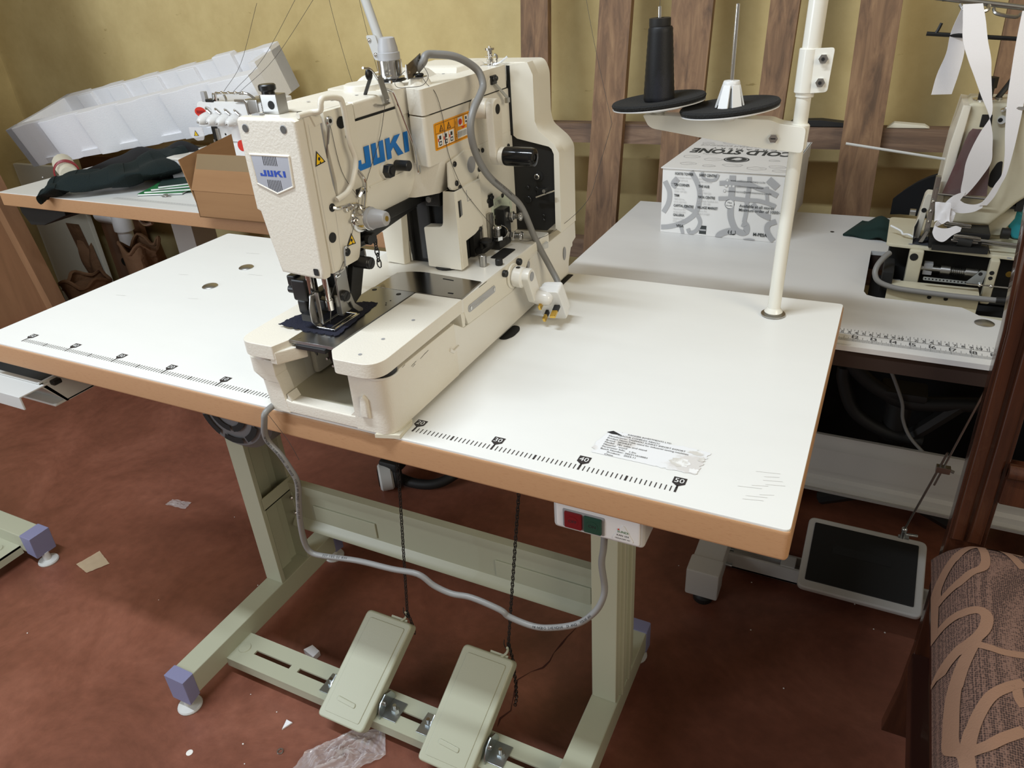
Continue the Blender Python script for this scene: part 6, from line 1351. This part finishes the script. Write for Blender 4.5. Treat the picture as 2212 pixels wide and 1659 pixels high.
for k in range(4):
    b = MB(); z = LZ+.0006+k*.0062; T = Matrix.Translation((-1.165+.012*k,.872+.012*k,z)) @ Matrix.Rotation(.35+.12*k, 4, 'Z')
    b.box(-.065, .065, -.042, .042, .0009, .0050, 'white', T=T); b.box(-.066, .066, -.0425, .0425, 0, .0010, 'green' if k % 2 else 'darkgreen', T=T); b.box(-.066, .066, -.0425, .0425, .0049, .0058, 'green' if k != 3 else 'darkgreen', T=T)
    tag(b.build('booklet', loc=(-1.165+.012*k,.872+.012*k,z)), ('lowest','second lowest','second highest','topmost')[k]+' of the thin green edged booklets beside the fleece sleeve', 'booklet', 'booklets in a small stack')
b = MB(); b.lathe([(.004,0),(.0095,.0005),(.0095,.002),(.007,.003),(.007,.006),(.003,.007)], (-1.124,.829,LZ), Z_, 'steel', 20); b.box(-1.142,-1.106,.8265,.8315,LZ+.0005,LZ+.0025,'steel',.0006); tag(b.build('bobbin_case', loc=(-1.124,.829,LZ)), 'small steel bobbin case on the left table before the carton', 'bobbin case')

# below the left table: leaning panel, board, pipe and paper bags
b = MB()
def lean(z): return -1.836-.204*z
y0, y1 = .865, .904
b.raw([(lean(0)-.045,y0,0),(lean(2.1)-.045,y0,2.1),(-2.64,y0,2.1),(-2.64,y0,0),(lean(0)-.045,y0+.02,0),(lean(2.1)-.045,y0+.02,2.1),(-2.64,y0+.02,2.1),(-2.64,y0+.02,0)], [(0,1,2,3),(7,6,5,4),(0,4,5,1),(1,5,6,2),(2,6,7,3),(3,7,4,0)], 'doorwood')  # panel top carried up out of view to shade the wall corner
b.raw([(lean(0),y0-.012,0),(lean(2.1),y0-.012,2.1),(lean(2.1)-.040,y0-.012,2.1),(lean(0)-.040,y0-.012,0),(lean(0),y1,0),(lean(2.1),y1,2.1),(lean(2.1)-.040,y1,2.1),(lean(0)-.040,y1,0)], [(3,2,1,0),(4,5,6,7),(0,1,5,4),(1,2,6,5),(2,3,7,6),(3,0,4,7)], 'doorwood_edge')
tag(b.build('plywood_board', loc=(-2.0,.8,0)), 'tall brown varnished wooden panel beside the left table end', 'panel')
b = MB(); b.box(-2.65, -2.285, 1.34, 1.36, 0, .62, 'offwhite', .003); tag(b.build('board', loc=(-2.46,1.35,0)), 'cream board standing on the floor beneath the left table', 'board')
b = MB(); b.raw([(-2.435,1.337,.385),(-2.35,1.337,.385),(-2.31,1.337,.17),(-2.40,1.337,.19)], [(0,1,2,3)], 'kraft_dark'); b.grid(lambda u, v: (-2.40+u*.10+v*.02, 1.335-.03*sin(pi*u)*sin(pi*v)-.01*sin(9*u), .30-.17*v+.02*sin(7*u)), 10, 10, 'kraft_dark', .002); tag(b.build('torn_paper', loc=(-2.36,1.335,.28)), 'torn brown paper stuck on the cream board', 'paper')
b = MB(); b.box(-2.28, -2.04, 1.385, 1.41, 0, .66, 'doorwood', .003); tag(b.build('board', loc=(-2.16,1.40,0)), 'narrow brown board behind the white pipe beneath the left table', 'board')
b = MB(); b.cyl((-1.985,1.26,0),(-1.955,1.26,.50),.028,'whiteplastic',n=20); b.cyl((-1.96,1.26,.42),(-1.955,1.26,.50),.036,'whiteplastic',n=20); b.cyl((-2.07,1.26,.475),(-1.955,1.26,.47),.033,'whiteplastic',n=18); b.cyl((-1.975,1.23,.30),(-1.975,1.225,.30),.016,'rubber',n=16); tag(b.build('drain_pipe', loc=(-1.97,1.26,0)), 'white plastic pipe elbow standing beneath the left table', 'pipe')
def bag(x, y, w, d, h, s, sd, g='brown paper bags under the left table'):
    random.seed(sd); ph = [random.uniform(0,6) for _ in range(6)]
    q = MB()
    def fn(u, v):
        a = 2*pi*u; sq = 1/max(abs(cos(a)), abs(sin(a)))**.55; k = 1-.12*v+.07*sin(a*3+ph[0]+v*6)*v+.05*sin(a*5+ph[1]+v*9)
        return (x+cos(a)*w*sq*k*.5, y+sin(a)*d*sq*k*.5, h*v*(1+.05*sin(a*4+ph[2])*v))
    q.grid(fn, 36, 14, 'kraft_dark'); q.poly([fn(k/36, 1)[:2]+(h*.9,) for k in range(36)], 'kraft_dark')
    q.tube([fn(k/18, 1) for k in range(18)], .007, 'kraft_dark', 6, 2, closed=True)
    return tag(q.build('paper_bag', loc=(x,y,0)), s, 'bag', g)
bag(-1.84, 1.22, .15, .13, .385, 'tallest brown paper bag with rolled rim to the right of the white pipe', 1)
bag(-1.69, 1.27, .13, .12, .30, 'brown paper bag beside the grey table column', 2)
bag(-2.02, 1.08, .19, .15, .28, 'wide crumpled brown paper bag in front of the white pipe', 3)
bag(-2.16, .98, .13, .12, .20, 'small brown paper bag before the cream board', 4)

# ================================================================== FAR LEFT FOOT OF ANOTHER TABLE
ft = thing('sewing_table', 'grey green table foot with lilac cap entering at the far left floor', 'table', (-1.4,.15,0))
b = MB(); b.box(-2.2, -1.075, .130, .178, .036, .087, 'stand', .003); b.build('foot_beam', ft)
b = MB(); b.prism([(-1.095,.034),(-1.060,.028),(-1.055,.0895),(-1.095,.0895)], 'y', .128, .180, 'lilac', .003); lab(b.build('beam_cap', ft), 'lilac plastic end cap')
b = MB(); b.lathe([(.0225,0),(.0235,.003),(.022,.006),(.009,.009),(.008,.03)], (-1.066,.152,0), Z_, 'palegrey', 24); lab(b.build('leveling_glide', ft), 'pale grey round glide')
b = MB(); b.box(-1.25, -1.115, -.6, .131, .046, .05, 'stand'); b.box(-1.118, -1.115, -.6, .131, .028, .05, 'stand'); b.lathe([(.013,0),(.012,.002),(.002,.003)], (-1.16,.10,.05), Z_, 'stand', 20); b.build('pedal_bar', ft)

# office chair base behind the stand
oc = thing('office_chair', 'black wheeled chair base on the floor behind the cross panel', 'chair', (-.36,.86,0))
b = MB(); b.tube([(-.46,.74,.075),(-.38,.79,.085),(-.30,.82,.07),(-.17,.83,.035)], .017, 'rubber', 10, 5, flat=1.4); b.tube([(-.36,.80,.085),(-.36,.90,.10),(-.32,1.05,.07)], .018, 'rubber', 10, 4); b.tube([(-.43,.735,.03),(-.36,.742,.016),(-.30,.765,.02),(-.25,.82,.045)], .014, 'rubber', 10, 5); b.cyl((-.36,.83,.06),(-.36,.83,.42),.03,'rubber',n=18); b.build('star_base', oc)
b = MB(); b.cyl((-.452,.702,.038),(-.424,.726,.038),.0375,'palegrey',n=30,bev=.005); b.cyl((-.424,.726,.038),(-.405,.742,.038),.036,'rubber',n=30,bev=.005); b.lathe([(.024,0),(.024,.002)],(-.4525,.7015,.038),(-.76,-.65,0),'rubber',24); b.box(-.455,-.395,.71,.76,.055,.088,'rubber',.008)
lab(b.build('caster', oc), 'grey faced caster wheel')
b = MB(); b.box(-.60,-.12,.66,1.08,.42,.48,'blackcloth',.03,3); b.build('seat', oc)

# ================================================================== DINING CHAIR AT RIGHT
ch = thing('dining_chair', 'dark varnished wooden chair with brown leaf patterned seat at the right edge', 'chair', (1.0,.25,0))
b = MB()
prof = [(.790,0),(.800,.10),(.8035,.20),(.8025,.32),(.801,.45),(.7985,.62),(.7945,.78),(.786,.90),(.770,1.06),(.758,1.16)]
wid = [.045,.047,.0475,.048,.048,.048,.048,.048,.047,.046]
R = [(p[0]+w, p[1]) for p, w in zip(prof, wid)]
y0 = .452
b.prism(prof+R[::-1], 'y', y0, y0+.026, 'chairwood', r=.002)
for k in range(2):   # two reeds proud of the face
    L_ = [(p[0]+.0035+k*.0215, p[1]) for p in prof[4:]]; G = [(p[0]+.0035+k*.0215+.017, p[1]) for p in prof[4:]]
    b.prism(L_+G[::-1], 'y', y0-.006, y0+.004, 'chairwood', r=.0045, seg=3)
b.build('back_post', ch)
b = MB(); b.box(1.245, 1.292, y0, y0+.026, 0, 1.16, 'chairwood', .002); b.build('back_post', ch)
b = MB(); b.box(.846, 1.25, y0-.006, y0+.02, .527, .588, 'chairwood', .003); b.cyl((.846,y0-.004,.582),(1.25,y0-.004,.582),.011,'chairwood',n=16); b.build('back_rail', ch)
b = MB(); b.box(.79, 1.28, y0-.006, y0+.02, 1.02, 1.13, 'chairwood', .006); b.build('top_rail', ch)
for x in (.93,1.02,1.11): b = MB(); b.box(x, x+.035, y0+.002, y0+.014, .58, 1.03, 'chairwood', .002); b.build('back_slat', ch)
for x in (.80,1.245): b = MB(); b.prism([(x,-.02),(x+.042,-.02),(x+.042,.018),(x,.018)], 'z', 0, .40, 'chairwood_dark', r=.002); b.build('front_leg', ch)
for x in (.8015,1.256): b = MB(); b.box(x, x+.026, -.01, y0+.002, .165, .203, 'chairwood_dark', .003); b.build('side_stretcher', ch)
b = MB(); b.box(.798, .822, .0, y0+.004, .345, .40, 'chairwood_dark', .002); b.box(1.268, 1.292, .0, y0+.004, .345, .40, 'chairwood_dark', .002); b.box(.80, 1.29, -.02, .004, .345, .40, 'chairwood_dark', .002); b.build('seat_frame', ch)
b = MB()
def seat_pt(u, v):
    x = .790+u*.505; y = .452-v*.487
    eu = min(u, 1-u)*.505; ev = min(v, 1-v)*.487
    f = (1-max(0, 1-eu/.055)**2.2)*(1-max(0, 1-ev/.055)**2.2); return V((x, y, .400+.072*max(0,f)**.5+.010*sin(pi*u)*sin(pi*v)))
seat_pts = [0,.006,.015,.03,.05,.075,.11]+[.15+.7*k/12 for k in range(13)]+[.89,.925,.95,.97,.985,.994,1]
b.grid(lambda u, v: seat_pt(seat_pts[int(round(u*(len(seat_pts)-1)))], seat_pts[int(round(v*(len(seat_pts)-1)))]), len(seat_pts)-1, len(seat_pts)-1, 'fabric')
b.box(.795, 1.29, -.03, .448, .395, .402, 'fabric')
# woven leaf motif following the cushion surface
def leaf(pts, w):
    P = catmull([V((p[0], p[1], 0)) for p in pts], 8); w *= .5
    vs = []; fs = []
    for i, p in enumerate(P):
        t = (P[min(i+1,len(P)-1)]-P[max(i-1,0)]).normalized(); nn = V((-t.y, t.x, 0))
        for s in (-w, 0, w):
            q = p+nn*s; u = min(max((q.x-.790)/.505, 0), 1); v = min(max((.452-q.y)/.487, 0), 1); h = seat_pt(u, v); vs.append(h+V((-.0009 if u < .04 else 0,0,.0011)))
        if i: k = 3*i; fs += [(k-3,k-2,k+1,k),(k-2,k-1,k+2,k+1)]
    b.raw(vs, fs, 'fabric_leaf')
for pts, w in LEAVES: leaf(pts, w)
b.build('seat_cushion', ch, sharp=80)

# ================================================================== FLOOR LITTER
random.seed(14)
def film(pts, label, m, h, n=16, name='plastic_wrapper', cat='wrapper'):
    q = MB(); P = [V(p) for p in pts]
    ph = [random.uniform(0,6) for _ in range(4)]
    def fn(u, v):
        p = P[0]*(1-u)*(1-v)+P[1]*u*(1-v)+P[2]*u*v+P[3]*(1-u)*v
        z = .0015+h*abs(sin(u*9+ph[0]+3*sin(v*5))*cos(v*8+ph[1]))*(.35+.65*sin(pi*u)*sin(pi*v))+random.uniform(0, h*.12)
        return (p.x+random.uniform(-1,1)*h*.15, p.y+random.uniform(-1,1)*h*.15, z)
    q.grid(fn, n, n, m); return tag(q.build(name, loc=tuple(P[0]), sharp=25), label, cat)
film([(-.135,-.055,0),(-.05,-.05,0),(.004,.035,0),(-.115,.03,0)], 'crumpled clear plastic bag on the floor before the left pedal, nearer half', 'clear', .030, 22) if False else None
q = MB(); pp = [V((-.125,-.07,0)),V((-.030,.0,0)),V((.008,.055,0)),V((-.022,.097,0)),V((-.08,.065,0)),V((-.13,.0,0))]
def bagf(u, v):
    a = 2*pi*u; c = sum(pp, V((0,0,0)))/6; k = u*6; i = int(k) % 6; f = k-int(k); e = pp[i]*(1-f)+pp[(i+1) % 6]*f; p = c+(e-c)*v
    return (p.x, p.y, .002+.018*abs(sin(a*3.5+v*7)*cos(v*6+a))*(1-v*.7)+.003*abs(sin(a*11+v*23))+.002*sin(v*31-a*7)+.002)
q.grid(bagf, 120, 36, 'clear'); tag(q.build('plastic_bag', loc=(-.06,.02,0), sharp=70), 'crumpled clear plastic bag on the floor before the left pedal', 'plastic bag')
film([(-.987,.1694,0),(-.9742,.2258,0),(-.9092,.2038,0),(-.9338,.1592,0)], 'flat tinted clear packet on the floor near the lilac capped foot', 'clear_brown', .003, 8)
film([(-.966,.424,0),(-.9655,.449,0),(-.904,.458,0),(-.897,.430,0)], 'small crinkled clear wrapper on the red floor left of the motor', 'clear', .006, 10)
def chip(pts, label, h=.006):
    q = MB(); c = sum((V(p) for p in pts), V((0,0,0)))/len(pts)
    q.prism([(p[0], p[1]) for p in pts], 'z', 0, h, 'styro', r=.001); tag(q.build('foam_chip', loc=tuple(c)), label, 'foam chip', 'white foam chips')
chip([(-.2022,.0204,0),(-.2083,.0405,0),(-.1937,.0400,0)], 'white triangular foam chip on the red floor left of the left pedal', .004)
chip([(-.2798,.178,0),(-.2701,.195,0),(-.2461,.188,0),(-.248,.170,0)], 'white foam chip on the floor just behind the slotted pedal bar', .014)
b = MB(); b.lathe([(.0055,0),(.0062,.0006),(.005,.0012)], (-.3295,-.0839,0), Z_, 'crumb', 16); tag(b.build('paper_dot', loc=(-.3295,-.0839,0)), 'tiny tan dot of paper on the floor at bottom left', 'paper scrap')
b = MB(); b.tube([V((-.1759+.005*cos(2*pi*k/12),-.0143+.005*sin(2*pi*k/12),.0012)) for k in range(12)], .0012, 'steel', 6, 2, closed=True); tag(b.build('washer', loc=(-.1759,-.0143,0)), 'tiny steel ring on the floor left of the clear plastic bag', 'washer')
random.seed(31); q = MB()
for k in range(22):
    x, y = random.choice([(random.uniform(-.9,-.2),random.uniform(-.1,.6)),(random.uniform(.35,.8),random.uniform(.2,.75)),(random.uniform(-.4,.3),random.uniform(-.1,.1))]); q.sphere((x,y,.0012), random.uniform(.0008,.0016), 'crumb', (1.2,1,.8), 8)
tag(q.build('floor_crumbs', loc=(0,.2,0)), 'scattered white foam crumbs on the red floor', 'crumbs', kind='stuff')
# ================================================================== CAMERA, LIGHT, WORLD
cam = bpy.data.cameras.new('camera'); co = bpy.data.objects.new('camera', cam); col.objects.link(co)
a_, b_, c_ = 4.85636981e-01, 1.05652328e+00, -6.84656553e-02
co.matrix_world = Matrix.Translation((.630038029,-.547606259,1.20868816)) @ Matrix.Rotation(a_, 4, 'Z') @ Matrix.Rotation(b_, 4, 'X') @ Matrix.Rotation(c_, 4, 'Z')
cam.sensor_fit = 'HORIZONTAL'; cam.sensor_width = 36; cam.lens = 1590.11532/2212*36; cam.clip_start = .02
scene.camera = co
def area(name, loc, target, sx, sy, power, color):
    l = bpy.data.lights.new(name, 'AREA'); l.shape = 'RECTANGLE'; l.size = sx; l.size_y = sy; l.energy = power; l.color = color
    o = bpy.data.objects.new(name, l); col.objects.link(o); o.location = loc
    o.rotation_euler = (V(target)-V(loc)).to_track_quat('-Z', 'Y').to_euler(); return o
# ceiling tube along the room, daylight from the door at front left, weaker window at the right
area('ceiling_tube', (-.35,-.50,2.75), (-.35,-.50,0), 1.3, .09, 44, (.82,.91,1))
area('door_daylight', (-2.3,-2.3,1.7), (-.3,.6,.7), 1.2, 2.0, 52, (.82,.91,1))
area('side_window', (2.6,-1.0,2.0), (.3,.8,.9), 1.2, 1.0, 26, (1,.90,.70))
w = bpy.data.worlds.new('world'); scene.world = w; w.use_nodes = True
bg = w.node_tree.nodes['Background']; bg.inputs['Color'].default_value = (1,.92,.80,1); bg.inputs['Strength'].default_value = .19
scene.view_settings.view_transform = 'Standard'; scene.view_settings.look = 'None'; scene.view_settings.gamma = 1; scene.view_settings.exposure = .22
scene.view_settings.use_curve_mapping = False
for o in bpy.data.objects:
    if '_o' in o: del o['_o']
